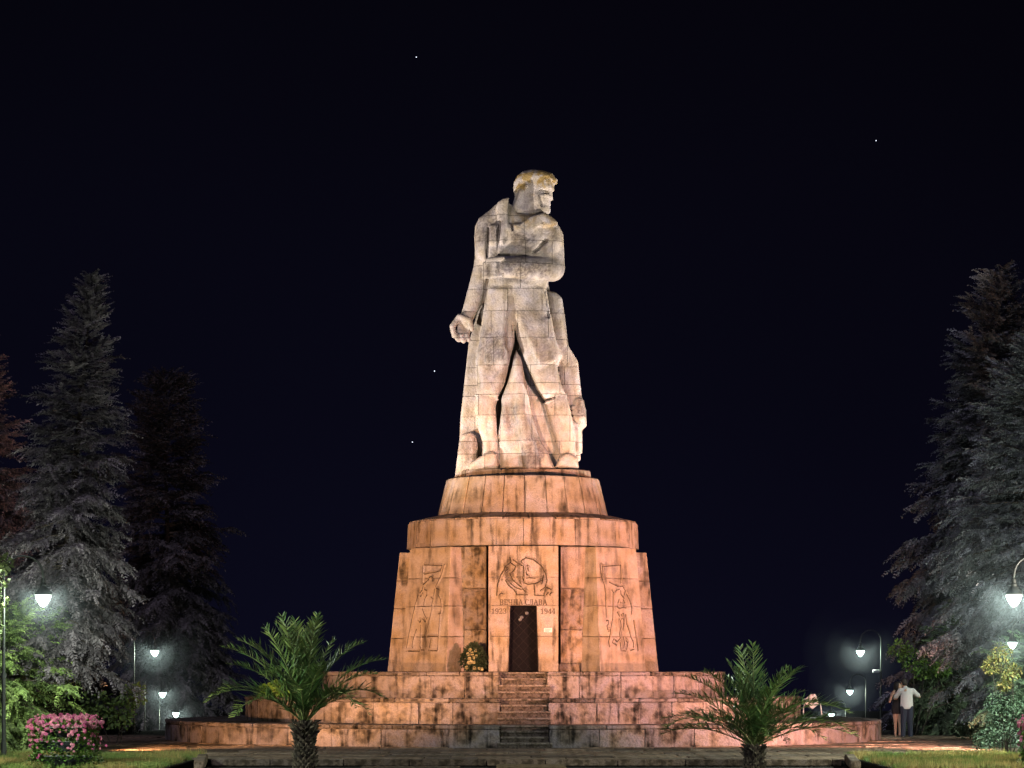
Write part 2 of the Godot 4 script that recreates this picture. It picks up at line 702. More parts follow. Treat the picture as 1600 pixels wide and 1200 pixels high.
func build_terraces() -> void:
	terrace("lower_terrace", "lowest and widest round stone terrace, at plaza level under the monument", R1, 0.0, T1, 1.45, [0.16, -0.14, -0.44, -0.74], 3)
	terrace("middle_terrace", "middle round stone terrace standing on the widest one", R2, T1, T2, 1.2, [0.52, 0.22, -0.08, -0.38], 5)
	terrace("upper_terrace", "smallest topmost stone terrace directly under the pedestal door", R3, T2, T3, 1.0, [0.52, 0.22, -0.08, -0.38], 7)

func terrace(called: String, label: String, r: float, y0: float, y1: float, block: float, fronts: Array, seed_: int) -> void:
	var t := thing(called, label, "terrace", Vector3.ZERO)
	var rg := RandomNumberGenerator.new()
	rg.seed = seed_
	var hw := 0.65
	var gap := asin(hw / r)
	var capt := 0.11
	# core behind the joints, and the floor with a notch for the stairs
	var core := MB.new()
	var n := 96
	for i in n:
		var a0 := gap + (TAU - 2 * gap) * i / n
		var a1 := gap + (TAU - 2 * gap) * (i + 1) / n
		var o := [Vector3(sin(a0), 0, cos(a0)), Vector3(sin(a1), 0, cos(a1))]
		var ri := r - 0.05
		core.quad(o[0] * ri + Vector3.UP * y0, o[1] * ri + Vector3.UP * y0, o[1] * ri + Vector3.UP * (y1 - 0.02), o[0] * ri + Vector3.UP * (y1 - 0.02), o[0])
	var deep: float = -fronts[3] + 0.05
	var poly := PackedVector2Array()
	poly.append(Vector2(hw, r - deep))
	for i in n + 1:
		var a := gap + (TAU - 2 * gap) * i / n
		poly.append(Vector2(sin(a), cos(a)) * (r - 0.05))
	poly.append(Vector2(-hw, r - deep))
	var ids := Geometry2D.triangulate_polygon(poly)
	for i in range(0, ids.size(), 3):
		core.tri(Vector3(poly[ids[i]].x, y1 - 0.02, poly[ids[i]].y), Vector3(poly[ids[i + 1]].x, y1 - 0.02, poly[ids[i + 1]].y), Vector3(poly[ids[i + 2]].x, y1 - 0.02, poly[ids[i + 2]].y), Vector3.UP)
	for s in [-1.0, 1.0]:
		core.quad(Vector3(s * hw, y0, r - 0.05), Vector3(s * hw, y1 - 0.02, r - 0.05), Vector3(s * hw, y1 - 0.02, r - deep - 0.3), Vector3(s * hw, y0, r - deep - 0.3), Vector3(-s, 0, 0))
	part("core", core.mesh(), m_ter[3], t)
	# wall stones and coping
	var lim := 2.1
	for s in [-1.0, 1.0]:
		var a := gap
		while a < lim:
			var w := block * rg.randf_range(0.8, 1.3) / r
			var j := 0.006 / r
			var bulge := rg.randf_range(-0.008, 0.012)
			part("wall_stone", arc_hexa(r - 0.3, r + bulge, y0 - 0.03, y1 - capt - 0.006, s * (a + j), s * (a + w - j), 0.014), m_ter[rg.randi() % 3], t)
			a += w
		a = gap
		while a < lim:
			var w := block * rg.randf_range(1.0, 1.5) / r
			var j := 0.008 / r
			var o := rg.randf_range(0.02, 0.05)
			part("coping_stone", arc_hexa(r - 0.42, r + o, y1 - capt, y1 + rg.randf_range(-0.006, 0.006), s * (a + j), s * (a + w - j), 0.025), m_ter[[0, 3, 1][rg.randi() % 3]], t)
			a += w
	# floor slabs where the floor is seen
	var rs := r - 0.44
	var inner := {R1: R2, R2: R3, R3: 4.2}[r] as float
	for ring in 2:
		var ro := rs - ring * (rs - inner) * 0.5
		var rn := ro - (rs - inner) * 0.5 + 0.012
		var a := -1.9
		while a < 1.9:
			var w := 1.3 / r * rg.randf_range(0.85, 1.2)
			if absf(a + w * 0.5) * rs > 1.0 + w * rs * 0.5:
				part("floor_slab", arc_hexa(rn, ro, y1 - 0.05, y1 - 0.008 + rg.randf_range(-0.006, 0.003), a + 0.006 / r, a + w - 0.006 / r, 0.01), m_ter[[3, 3, 1][rg.randi() % 3]], t)
			a += w
	var inn := MB.new()
	inn.box(Vector3(0, y1 - 0.03, (inner + r - deep) * 0.5 - 0.05), Vector3(2.2, 0.05, r - deep - inner), 0.01)
	part("landing", inn.mesh(), m_step, t)
	# stairs
	var rise := (y1 - y0) / 4.0
	for k in 4:
		var f: float = r + fronts[k]
		var half := hw + 0.08 if fronts[k] > 0.0 else hw - 0.012
		var back := r - deep - 0.2
		var st := MB.new()
		var top := y0 + rise * (k + 1) - (0.012 if k == 3 else 0.0)
		st.box(Vector3(0, top - rise * 0.5 - 0.03, (f - 0.05 + back) * 0.5), Vector3(half * 2 - 0.02, rise - 0.03, f - 0.05 - back), 0.008)
		part("step_riser", st.mesh(), m_step, t)
		var tr := MB.new()
		tr.box(Vector3(0, top - 0.025, (f + back) * 0.5), Vector3(half * 2, 0.05, f - back), 0.012)
		part("step_tread", tr.mesh(), m_tread, t)

# ------------------------------------------------------------------ pedestal
func radial(az: float) -> Basis:
	return Basis(Vector3.UP, az)

# a stone slab on a battered pier face: u0..u1 across, v0..v1 up, face distance given by height
func slab(u0: float, u1: float, v0: float, v1: float, u0t: float, u1t: float, back: float, f0: float, f1: float, ch: float) -> ArrayMesh:
	var mb := MB.new()
	var p := []
	for k in 8:
		var top := (k >> 1) & 1
		var x: float = (u1t if top else u1) if k & 1 else (u0t if top else u0)
		p.append(Vector3(x, v1 if top else v0, (f1 if top else f0) if k >> 2 else back))
	mb.hexa(p, ch)
	return mb.mesh()

func build_pedestal() -> void:
	var t := thing("monument_pedestal", "round granite pedestal with engraved piers and a dark door, under the giant statue", "pedestal", Vector3(0, T3, 0))
	var g := 0.006
	var core := MB.new()
	core.lathe([Vector2(2.95, -0.02), Vector2(2.95, 3.64), Vector2(3.3, 3.64), Vector2(3.36, 4.36), Vector2(2.5, 4.56), Vector2(2.2, 5.68), Vector2(0, 5.68)], Vector3.ZERO, 40)
	part("core", core.mesh(), m_mortar, t)
	# ring of big blocks
	var rg := RandomNumberGenerator.new()
	rg.seed = 4
	for i in 14:
		var a0 := TAU * i / 14.0
		var a1 := TAU * (i + 1) / 14.0
		var o := rg.randf_range(-0.006, 0.008)
		for h in 2:
			var b0 := lerpf(a0, a1, h * 0.5)
			var b1 := lerpf(a0, a1, h * 0.5 + 0.5)
			var e0 := g / 3.4 if h == 0 else 0.0006
			var e1 := g / 3.4 if h == 1 else 0.0006
			part("ring_block", arc_hexa(3.0, 3.46 + o, 3.64, 4.40, b0 + e0, b1 - e1, 0.012, 3.0, 3.43 + o), m_ped[[0, 1, 2, 3][(i * 3) % 4]], t)
	# sloping roof slabs
	for i in 28:
		var a0 := TAU * i / 28.0 + 0.05
		var a1 := TAU * (i + 1) / 28.0 + 0.05
		var p := []
		for k in 8:
			var a := a1 - 0.004 if k & 1 else a0 + 0.004
			var outer := k >> 2
			var top := (k >> 1) & 1
			var r := 3.40 if outer else 2.5
			p.append(Vector3(sin(a) * r, (4.44 if outer else 4.64) - (0.0 if top else 0.07) + 0.006 * (i % 3), cos(a) * r))
		var mb := MB.new()
		mb.hexa(p, 0.012)
		part("roof_slab", mb.mesh(), m_ped[[1, 4, 1, 5][i % 4]], t)
	# upper drum of leaning slabs
	for i in 24:
		var a0 := TAU * i / 24.0 + 0.02
		var a1 := TAU * (i + 1) / 24.0 + 0.02
		var o := rg.randf_range(-0.02, 0.02)
		part("drum_slab", arc_hexa(2.2, 2.56 + o, 4.58, 5.72, a0 + 0.004, a1 - 0.004, 0.018, 2.0, 2.28 + o), m_ped[rg.randi() % 4], t)
	# front panel round the door
	var f := 3.74
	var bk := 3.0
	var lev := [0.0, 1.01, 1.89, 2.70, 3.60]
	part("panel_stone", slab(-1.0, -0.18, lev[3] + g, lev[4], -1.0, -0.18, bk, f, f, 0.01), m_ped[0], t)
	part("panel_stone", slab(-0.172, 1.0, lev[3] + g, lev[4], -0.172, 1.0, bk, f, f, 0.01), m_ped[2], t)
	part("panel_stone", slab(-1.0, 1.0, lev[2] + g, lev[3], -1.0, 1.0, bk, f, f, 0.01), m_ped[0], t)
	for s in [-1.0, 1.0]:
		for k in 2:
			var i0: float = 0.435 - 0.055 * lev[k] / 1.89
			var i1: float = 0.435 - 0.055 * lev[k + 1] / 1.89
			part("jamb_stone", slab(s * i0, s * 1.0, lev[k] + g, lev[k + 1], s * i1, s * 1.0, bk, f, f, 0.01), m_ped[2 if s * (k - 0.5) > 0 else 0], t)
	# recessed columns left and right of the door
	var cl := [0.24, 1.21, 2.40, 3.61]
	for s in [-1.0, 1.0]:
		for k in 3:
			var pc := []
			for c in 8:
				var x: float = s * (1.06 if not (c & 1) else 1.93 + 0.05 * (1.0 - cl[k] / 3.6))
				var zz: float = (3.22 if not (c & 1) else 2.96) if c >> 2 else 2.6
				pc.append(Vector3(x, cl[k] + g if not (c & 2) else cl[k + 1] - g, zz))
			var mb := MB.new()
			mb.hexa(pc, 0.022)
			var mi: int = ([4, 5, 4] if s < 0 else [4, 5, 1])[k]
			part("column_block", mb.mesh(), m_ped[mi], t)
		part("column_foot", slab(s * 1.03, s * (1.62 if s > 0 else 1.25), 0.0, 0.235, s * 1.03, s * (1.62 if s > 0 else 1.25), 2.6, 3.16, 3.16, 0.012), m_ped[5], t)
	# engraved piers at the diagonals and plain piers at the sides
	for s in [-1.0, 1.0]:
		for kind in 2:
			var bas := radial(s * PI / 4) if kind == 0 else radial(s * PI / 2)
			var r0 := 4.09 if kind == 0 else 4.0
			var r1 := 3.80 if kind == 0 else 3.64
			var w0 := 0.97 if kind == 0 else 0.98
			var w1 := 0.86 if kind == 0 else 0.88
			for k in 4:
				var y0: float = lev[k] if kind == 0 else [0.0, 0.98, 1.86, 2.68][k]
				var y1: float = lev[k + 1] if kind == 0 else [0.98, 1.86, 2.68, 3.58][k]
				y1 = y1 - g - (0.05 if kind == 1 and k == 3 else 0.0)
				var q0 := y0 / 3.6
				var q1 := y1 / 3.6
				part("pier_stone" if kind else "engraved_stone", slab(-lerpf(w0, w1, q0), lerpf(w0, w1, q0), y0 + g, y1, -lerpf(w0, w1, q1), lerpf(w0, w1, q1), 3.0, lerpf(r0, r1, q0), lerpf(r0, r1, q1), 0.012), m_ped[[0, 2, 0, 2][k]], t, Vector3.ZERO, bas)
	engravings(t, lev)
	door(t)
	# statue plinth course
	for i in 10:
		var a0 := TAU * i / 10.0 + 0.3
		part("plinth_block", arc_hexa(1.0, 2.06, 5.70, 6.00, a0 + 0.004, a0 + TAU / 10.0 - 0.004, 0.03, 1.0, 2.02), m_ped[[1, 0, 3][i % 3]], t, Vector3(0, 0, -0.05), Basis.from_scale(Vector3(1, 1, 0.5)))
	var cap := MB.new()
	cap.lathe([Vector2(1.9, 5.95), Vector2(1.9, 5.985), Vector2(0, 5.985)], Vector3.ZERO, 28)
	part("plinth_top", cap.mesh(), m_ped[1], t, Vector3(0, 0, -0.05), Basis.from_scale(Vector3(1, 1, 0.5)))

func stroke(mb: MB, pts: Array, w: float) -> void:
	for i in pts.size() - 1:
		var a: Vector3 = pts[i]
		var b: Vector3 = pts[i + 1]
		var d := (b - a).normalized()
		var s := d.cross(Vector3(0, 0, 1)).normalized() * w * 0.5
		var up := Vector3(0, 0, 0.006)
		a -= d * w * 0.3
		b += d * w * 0.3
		mb.quad(a - s + up, a + s + up, b + s * 0.8 + up, b - s * 0.8 + up, Vector3(0, 0, 1))
		mb.quad(a - s, a - s + up, b - s * 0.8 + up, b - s * 0.8, -s)
		mb.quad(a + s, a + s + up, b + s * 0.8 + up, b + s * 0.8, s)

func rim(mb: MB, pts: Array, w: float) -> void:
	for i in pts.size() - 1:
		var a: Vector3 = pts[i]
		var b: Vector3 = pts[i + 1]
		var s := (b - a).cross(Vector3(0, 0, 1)).normalized()
		if s.x + s.y * 0.3 < 0.0:
			s = -s
		a += s * w * 0.55
		b += s * w * 0.55
		var up := Vector3(0, 0, 0.028)
		mb.quad(a, a + s * w * 0.7 + up, b + s * w * 0.7 + up, b, -s + Vector3(0, 0, 1))
		mb.quad(a + s * w * 0.7 + up, a + s * w * 2.6, b + s * w * 2.6, b + s * w * 0.7 + up, s + Vector3(0, 0, 2))

func engravings(t: Node3D, lev: Array) -> void:
	var ink := stone(lin(0.07, 0.045, 0.03), m_pave[0].albedo_texture, 0.7, 0.0)
	# drawn in units of the face: x across, y down
	var left := [[[220, 215], [300, 221], [390, 228], [375, 272], [330, 284], [270, 290], [222, 302]], [[210, 220], [212, 370]], [[410, 215], [385, 310], [340, 405], [345, 425], [372, 432], [365, 480], [392, 530], [400, 590], [395, 645], [372, 650]], [[388, 650], [383, 970]], [[270, 345], [272, 330], [290, 318], [310, 330], [306, 362]], [[222, 388], [250, 365], [268, 345]], [[228, 390], [215, 440], [182, 480], [162, 560], [142, 680], [120, 860], [110, 975]], [[235, 430], [262, 445], [262, 480], [245, 520], [240, 570]], [[185, 480], [210, 492], [222, 458]], [[228, 600], [250, 650], [272, 690], [262, 718], [236, 690]], [[316, 590], [300, 690], [283, 780], [270, 850]], [[220, 745], [226, 830], [230, 930], [245, 965], [268, 965]], [[188, 780], [166, 870], [160, 930], [178, 972]], [[322, 865], [308, 970], [380, 974]], [[110, 975], [230, 975]], [[240, 852], [330, 845], [385, 850]], [[330, 430], [325, 505], [310, 580]], [[300, 500], [325, 520], [330, 490]], [[272, 860], [276, 940]], [[205, 690], [222, 705], [215, 720], [198, 706], [205, 690]]]
	var right := [[[670, 215], [692, 236], [865, 217], [862, 320], [855, 378]], [[690, 236], [690, 305]], [[670, 215], [676, 320], [700, 390], [709, 480], [706, 580], [706, 700]], [[700, 712], [722, 705], [722, 738], [708, 752], [714, 790], [730, 768]], [[745, 370], [800, 395], [835, 408]], [[835, 410], [870, 402], [892, 440], [880, 485]], [[768, 438], [782, 462], [810, 440], [842, 430]], [[778, 465], [770, 590], [762, 690], [748, 740], [735, 820], [715, 890], [722, 938]], [[850, 440], [850, 475], [880, 518]], [[892, 450], [925, 520], [942, 590], [935, 650]], [[812, 580], [845, 574], [882, 580], [888, 595], [860, 590], [830, 602], [810, 590]], [[816, 560], [828, 522], [845, 556]], [[868, 520], [882, 560]], [[805, 630], [826, 670], [820, 700], [848, 690], [842, 650]], [[832, 700], [835, 760], [815, 820], [822, 860], [790, 892], [760, 870], [750, 900], [786, 925]], [[880, 650], [885, 730], [905, 800], [915, 850], [936, 900], [930, 960], [900, 970]], [[850, 850], [856, 900], [845, 955]], [[862, 870], [886, 900], [870, 962]], [[820, 900], [820, 970], [862, 975]], [[950, 700], [965, 900], [968, 970]], [[856, 640], [862, 720], [850, 790]]]
	var front := [[[668, 720], [672, 660], [690, 610], [718, 562], [740, 546], [768, 565], [757, 590], [740, 602]], [[738, 602], [755, 640], [790, 670], [815, 690], [832, 706]], [[715, 640], [730, 665], [760, 690], [776, 716], [832, 716]], [[735, 650], [765, 676], [800, 690]], [[680, 719], [690, 708], [708, 712]], [[735, 515], [770, 542], [802, 562]], [[742, 546], [738, 520]], [[800, 562], [797, 535], [820, 520], [860, 530], [900, 560], [925, 600], [933, 640], [925, 668], [955, 686]], [[815, 568], [830, 558], [833, 592]], [[807, 548], [812, 640]], [[812, 560], [826, 608], [845, 622]], [[812, 644], [808, 632], [840, 626], [872, 629]], [[812, 652], [832, 662], [870, 656], [905, 640]], [[865, 660], [868, 719], [915, 721], [920, 704]], [[898, 692], [925, 674], [958, 690]], [[945, 716], [957, 700]], [[930, 716], [939, 702]], [[915, 610], [905, 660]], [[790, 640], [800, 680], [830, 712]], [[690, 640], [705, 600], [728, 580]]]
	var rm3 := MB.new()
	for s in 2:
		var mb := MB.new()
		var rm := MB.new()
		for line: Array in (left if s == 0 else right):
			var pts := []
			for q: Array in line:
				var v: float = (1155.0 - q[1]) / (1155.0 - 62.0) * 3.6
				var across: float = (q[0] - 268.0) / 196.0 if s == 0 else (q[0] - 832.0) / 196.0
				var fr := v / 3.6
				pts.append(Vector3(across * lerpf(0.97, 0.86, fr), v, lerpf(4.09, 3.80, fr)))
			stroke(mb, pts, 0.026)
			rim(rm, pts, 0.026)
		part("engraved_figure", mb.mesh(), ink, t, Vector3.ZERO, radial((-1.0 if s == 0 else 1.0) * PI / 4))
		part("relief_edge", rm.mesh(), m_ped[0], t, Vector3.ZERO, radial((-1.0 if s == 0 else 1.0) * PI / 4))
	var mb := MB.new()
	for line: Array in front:
		var pts := []
		for q: Array in line:
			pts.append(Vector3((q[0] - 809.0) / 184.0, (1118.0 - q[1]) / (1118.0 - 460.0) * 3.55 + 0.03, 3.74))
		stroke(mb, pts, 0.024)
		rim(rm3, pts, 0.024)
	part("engraved_figure", mb.mesh(), ink, t)
	part("relief_edge", rm3.mesh(), m_ped[0], t)
	var font := SystemFont.new()
	font.font_names = PackedStringArray(["Droid Serif"])
	var ink2 := plain(lin(0.03, 0.014, 0.006), 0.9)
	for w: Array in [["ВЕЧНА СЛАВА", 0.0, 1.985, 0.16, 1.36], ["1923", -0.70, 1.73, 0.15, 0.42], ["1944", 0.70, 1.73, 0.15, 0.42]]:
		var tm := TextMesh.new()
		tm.text = w[0]
		tm.font = font
		tm.font_size = 64
		tm.pixel_size = w[3] / 46.0
		tm.depth = 0.008
		var wide := tm.get_aabb().size.x
		var o := part("carved_letters", tm, ink2, t, Vector3(w[1], w[2], 3.746), Basis.from_scale(Vector3(w[4] / maxf(wide, 0.01), 1, 1)))
		o.set_meta("label", "carved words" if w[0].length() > 4 else "carved year")
	var pl := MB.new()
	pl.box(Vector3(0.70, 1.19, 3.75), Vector3(0.24, 0.13, 0.03), 0.008)
	var plq := part("plaque", pl.mesh(), plain(lin(0.5, 0.42, 0.42), 0.4), t)
	var ln := MB.new()
	for k in 3:
		ln.box(Vector3(0.70 - 0.01 * k, 1.22 - 0.032 * k, 3.767), Vector3(0.17 - 0.03 * k, 0.01, 0.004), 0.0)
	part("plaque_writing", ln.mesh(), ink2, plq)

func door(t: Node3D) -> void:
	var iron := plain(lin(0.012, 0.009, 0.010), 0.55, 0.3)
	var dk := plain(lin(0.005, 0.004, 0.005), 0.6)
	dk.metallic_specular = 0.12
	iron.metallic_specular = 0.2
	iron.metallic = 0.0
	var d := part("door", slab(-0.45, 0.45, 0.02, 1.885, -0.39, 0.39, 3.36, 3.46, 3.46, 0.004), dk, t)
	# diamond lattice bars over a dark sheet
	for i in 9:
		for s in [-1.0, 1.0]:
			var y := -0.42 + i * 0.29
			var a := Vector3(-s * 0.41, y, 3.472)
			var b := Vector3(s * 0.41, y + 0.82 * 1.05, 3.472 + 0.008 * s)
			# keep within the leaf
			var lo := 0.06
			var hi := 1.85
			var dir := b - a
			var t0 := maxf(0.0, (lo - a.y) / dir.y)
			var t1 := minf(1.0, (hi - a.y) / dir.y)
			if t1 - t0 < 0.06:
				continue
			var m := MB.new()
			m.tube([a + dir * t0, a + dir * t1], [0.011, 0.011], 6)
			part("lattice_bar", m.mesh(), iron, d)
	var fr := MB.new()
	for s in [-1.0, 1.0]:
		fr.box(Vector3(s * 0.395, 0.95, 3.50), Vector3(0.035, 1.86, 0.05), 0.005, Basis(Vector3(0, 0, 1), s * 0.029))
	part("door_frame", fr.mesh(), iron, d)
	for p in [[-0.05, 1.56], [0.10, 1.68], [-0.09, 1.50]]:
		var e := MB.new()
		e.lathe([Vector2(0.0, -0.012), Vector2(0.045, -0.008), Vector2(0.05, 0.0), Vector2(0.0, 0.012)], Vector3.ZERO, 10)
		part("metal_rosette", e.mesh(), plain(lin(0.05, 0.045, 0.05), 0.45, 0.3), d, Vector3(p[0], p[1], 3.50), Basis(Vector3.RIGHT, PI / 2))

# ------------------------------------------------------------------ statue
const U := 0.0189

static func pl(pts: Array) -> PackedVector2Array:
	var o := PackedVector2Array()
	for p: Array in pts:
		o.append(Vector2(p[0], p[1]) * U)
	return o

static func uv3(x: float, y: float, z: float) -> Vector3:
	return Vector3(x, y, z) * U

func build_statue() -> void:
	var F := Field.new()
	var k := 4.0 * U
	# cape behind, left part, falling to the plinth
	F.poly(pl([[-66, 330], [-70, 260], [-86, 205], [-92, 150], [-99, 87], [-102, 20], [-70, 0], [60, 0], [92, 20], [84, 110], [70, 180], [40, 300]]), -26 * U, 13 * U, 6 * U, k)
	# cape roll at the left foot
	F.poly(pl([[-107, -6], [-101, 44], [-96, 58], [-84, 62], [-74, 56], [-71, 40], [-74, -6]]), -4 * U, 20 * U, 10 * U, 2 * U)
	# coat hanging at the right hip with its sleeve
	F.poly(pl([[38, 286], [52, 284], [62, 275], [66, 250], [72, 199], [87, 175], [93, 120], [100, 98], [101, 73], [94, 66], [94, 30], [82, 28], [70, 60], [50, 200]]), -13 * U, 14 * U, 9 * U, 2 * U)
	F.cap(uv3(88, 108, -1), uv3(92, 84, 0), 9 * U, 8 * U, 3 * U)
	F.cap(uv3(80, 100, 5), uv3(88, 92, 8), 4 * U, 3.5 * U, 1.5 * U)
	F.cap(uv3(80, 92, 5), uv3(89, 84, 8), 4 * U, 3.5 * U, 1.5 * U)
	F.cap(uv3(82, 84, 4), uv3(90, 76, 7), 4 * U, 3.5 * U, 1.5 * U)
	F.cap(uv3(72, 186, 2), uv3(82, 120, 3), 1.2 * U, 1.2 * U, 2 * U, 1.0, true)
	# hips and coat skirt
	F.poly(pl([[-57, 292], [36, 292], [40, 268], [45, 235], [52, 200], [20, 192], [-14, 224], [-30, 196], [-68, 200], [-64, 240], [-60, 268]]), 0, 29 * U, 12 * U, 2 * U)
	F.box(uv3(-41, 226, 25), Vector3(17, 60, 9) * U, 4 * U, Basis(Vector3(0, 0, 1), 0.02) * Basis(Vector3.UP, -0.35) * Basis(Vector3.RIGHT, -0.10), 7 * U)
	F.box(uv3(20, 206, 26), Vector3(15, 46, 9) * U, 4 * U, Basis(Vector3(0, 0, 1), 0.36) * Basis(Vector3.UP, 0.3) * Basis(Vector3.RIGHT, -0.16), 10 * U)
	# left thigh, knee, boot
	F.poly(pl([[-64, 240], [-12, 232], [-13, 205], [-18, 185], [-28, 138], [-40, 114], [-72, 120], [-71, 140], [-75, 172], [-68, 205]]), 4 * U, 26 * U, 12 * U, 1.5 * U)
	F.poly(pl([[-72, 124], [-40, 118], [-43, 98], [-40, 60], [-36, 24], [-34, 0], [-64, 0], [-63, 44], [-70, 64], [-77, 98]]), 3 * U, 20 * U, 9 * U, 1 * U)
	F.poly(pl([[-86, 0], [-85, 10], [-68, 21], [-50, 30], [-40, 26], [-38, 0]]), 22 * U, 12 * U, 7 * U, 3 * U)
	# right thigh, knee, boot striding out
	F.poly(pl([[-12, 235], [44, 245], [51, 208], [62, 181], [54, 164], [59, 138], [67, 120], [34, 112], [22, 130], [3, 173], [-10, 212]]), 6 * U, 27 * U, 12 * U, 1.5 * U)
	F.poly(pl([[67, 122], [34, 108], [42, 80], [52, 45], [60, 10], [84, 10], [82, 40], [81, 63], [74, 100]]), 2 * U, 20 * U, 9 * U, 1 * U)
	F.poly(pl([[50, 4], [58, 22], [70, 28], [86, 20], [88, 4]]), 16 * U, 16 * U, 8 * U, 3 * U)
	# boot top edges stand proud
	F.cap(uv3(-74, 119, 14), uv3(-40, 112, 18), 2.4 * U, 2.4 * U, 2 * U)
	F.cap(uv3(68, 119, 16), uv3(36, 106, 22), 2.4 * U, 2.4 * U, 2 * U)
	F.cap(uv3(-77, 121.5, 22), uv3(-38, 116, 26), 1.3 * U, 1.3 * U, 1 * U, 1.0, true)
	F.cap(uv3(70, 122, 24), uv3(34, 110, 28), 1.3 * U, 1.3 * U, 1 * U, 1.0, true)
	# ridged cloth between the legs
	F.poly(pl([[-10, 190], [-24, 140], [-34, 112], [-33, 100], [-38, 62], [-35, 0], [52, 0], [40, 26], [26, 52], [14, 87], [6, 132], [-2, 170]]), -2 * U, 31 * U, 11 * U, 1.5 * U)
	F.cap(uv3(-9, 176, 18), uv3(-3, 92, 30), 4 * U, 9 * U, 6 * U)
	F.cap(uv3(-3, 92, 30), uv3(14, 8, 34), 9 * U, 13 * U, 6 * U)
	F.cap(uv3(-24, 106, 30), uv3(-20, 70, 30), 3.5 * U, 4 * U, 4 * U, 1.0, true)
	F.poly(pl([[5, 142], [32, 106], [58, 28], [52, 8], [40, 20], [24, 60], [10, 100]]), -6 * U, 12 * U, 6 * U, 5 * U)
	# torso with coat
	F.poly(pl([[-70, 397], [-50, 412], [-42, 420], [-18, 420], [-8, 405], [22, 404], [40, 398], [58, 384], [62, 360], [52, 330], [40, 300], [36, 284], [-57, 284], [-62, 320], [-73, 340], [-76, 370]]), -2 * U, 30 * U, 13 * U, 2 * U)
	F.box(uv3(-26, 370, 22), Vector3(27, 17, 15) * U, 7 * U, Basis(Vector3.UP, -0.14) * Basis(Vector3.RIGHT, 0.10), 2 * U)
	F.box(uv3(18, 368, 20), Vector3(27, 17, 15) * U, 7 * U, Basis(Vector3.UP, 0.22) * Basis(Vector3.RIGHT, 0.10), 2 * U)
	F.box(uv3(-8, 350, 24), Vector3(34, 12, 10) * U, 5 * U, Basis.IDENTITY, 3 * U)
	# open collar: tall flap on the left, lapel running to the right shoulder
	F.poly(pl([[-43, 412], [-39, 420], [-31, 425], [-22, 427], [-23, 404], [-23, 376], [-30, 352], [-38, 356], [-38, 388]]), 14 * U, 26 * U, 4 * U, 1 * U)
	F.poly(pl([[-18, 372], [-4, 386], [14, 398], [34, 404], [46, 396], [56, 387], [46, 382], [24, 380], [2, 362]]), 14 * U, 26 * U, 5 * U, 1 * U)
	F.cap(uv3(-19, 430, 10), uv3(-18, 402, 30), 3.4 * U, 3.0 * U, 1 * U, 1.0, true)
	F.cap(uv3(-18, 402, 34), uv3(-16, 376, 38), 2.6 * U, 2.0 * U, 1 * U, 0.3, true)
	F.cap(uv3(-36, 390, 36), uv3(-41, 338, 36), 2.8 * U, 2.6 * U, 1 * U, 0.3, true)
	F.cap(uv3(31, 388, 40), uv3(30, 368, 38), 1.4 * U, 0.8 * U, 2 * U, 0.5, true)
	F.cap(uv3(-10, 370, 41), uv3(20, 356, 40), 1.6 * U, 1.2 * U, 2 * U, 0.4, true)
	F.cap(uv3(34, 284, 26), uv3(40, 240, 26), 1.6 * U, 1.4 * U, 2 * U, 0.3, true)
	F.cap(uv3(28, 300, 44), uv3(34, 336, 44), 1.0 * U, 1.0 * U, 3 * U, 0.5, true)
	F.cap(uv3(-54, 380, 26), uv3(-56, 334, 24), 1.5 * U, 1.5 * U, 3 * U, 0.35, true)
	# straight arm at the left, ending in a loose fist
	F.cap(uv3(-57, 382, -2), uv3(-59, 326, -2), 19 * U, 17 * U, 3 * U)
	F.cap(uv3(-59, 330, -2), uv3(-74, 276, 4), 17 * U, 15 * U, 3 * U)
	F.cap(uv3(-74, 276, 4), uv3(-88, 242, 10), 15 * U, 10.5 * U, 2 * U)
	F.box(uv3(-92, 226, 10), Vector3(11, 15, 11) * U, 6 * U, Basis(Vector3(0, 0, 1), -0.3), 2 * U)
	# curled fingers round an empty grip
	F.cap(uv3(-101, 240, 18), uv3(-111, 226, 22), 5 * U, 4.6 * U, 1 * U)
	F.cap(uv3(-111, 226, 22), uv3(-108, 211, 22), 4.6 * U, 4 * U, 1 * U)
	F.cap(uv3(-106, 212, 22), uv3(-101, 205, 24), 4.6 * U, 4 * U, 0.6 * U)
	F.cap(uv3(-97, 211, 22), uv3(-93, 203, 24), 4.6 * U, 4 * U, 0.6 * U)
	F.cap(uv3(-89, 212, 21), uv3(-85, 205, 23), 4.4 * U, 3.8 * U, 0.6 * U)
	F.cap(uv3(-100, 242, 20), uv3(-84, 236, 24), 4.6 * U, 4 * U, 1 * U)
	F.cap(uv3(-84, 236, 24), uv3(-80, 222, 22), 4.2 * U, 4 * U, 1 * U)
	F.cap(uv3(-99, 226, 22), uv3(-89, 222, 24), 6 * U, 5 * U, 1 * U, 1.0, true)
	F.cap(uv3(-55, 304, 20), uv3(-64, 256, 20), 3.2 * U, 3.0 * U, 1 * U, 0.3, true)
	# bent arm at the right, forearm across the belly
	F.cap(uv3(45, 370, 0), uv3(47, 322, 10), 19 * U, 19 * U, 2 * U)
	F.cap(uv3(46, 318, 12), uv3(-4, 316, 38), 20 * U, 17 * U, 1.5 * U)
	F.cap(uv3(-4, 316, 38), uv3(-32, 315, 42), 17 * U, 14.5 * U, 1.5 * U)
	F.cap(uv3(-31, 331, 48), uv3(-31, 298, 48), 1.6 * U, 1.6 * U, 1 * U, 0.3, true)
	F.box(uv3(-46, 314, 42), Vector3(15, 13, 10) * U, 5 * U, Basis(Vector3(0, 0, 1), 0.1), 1.5 * U)
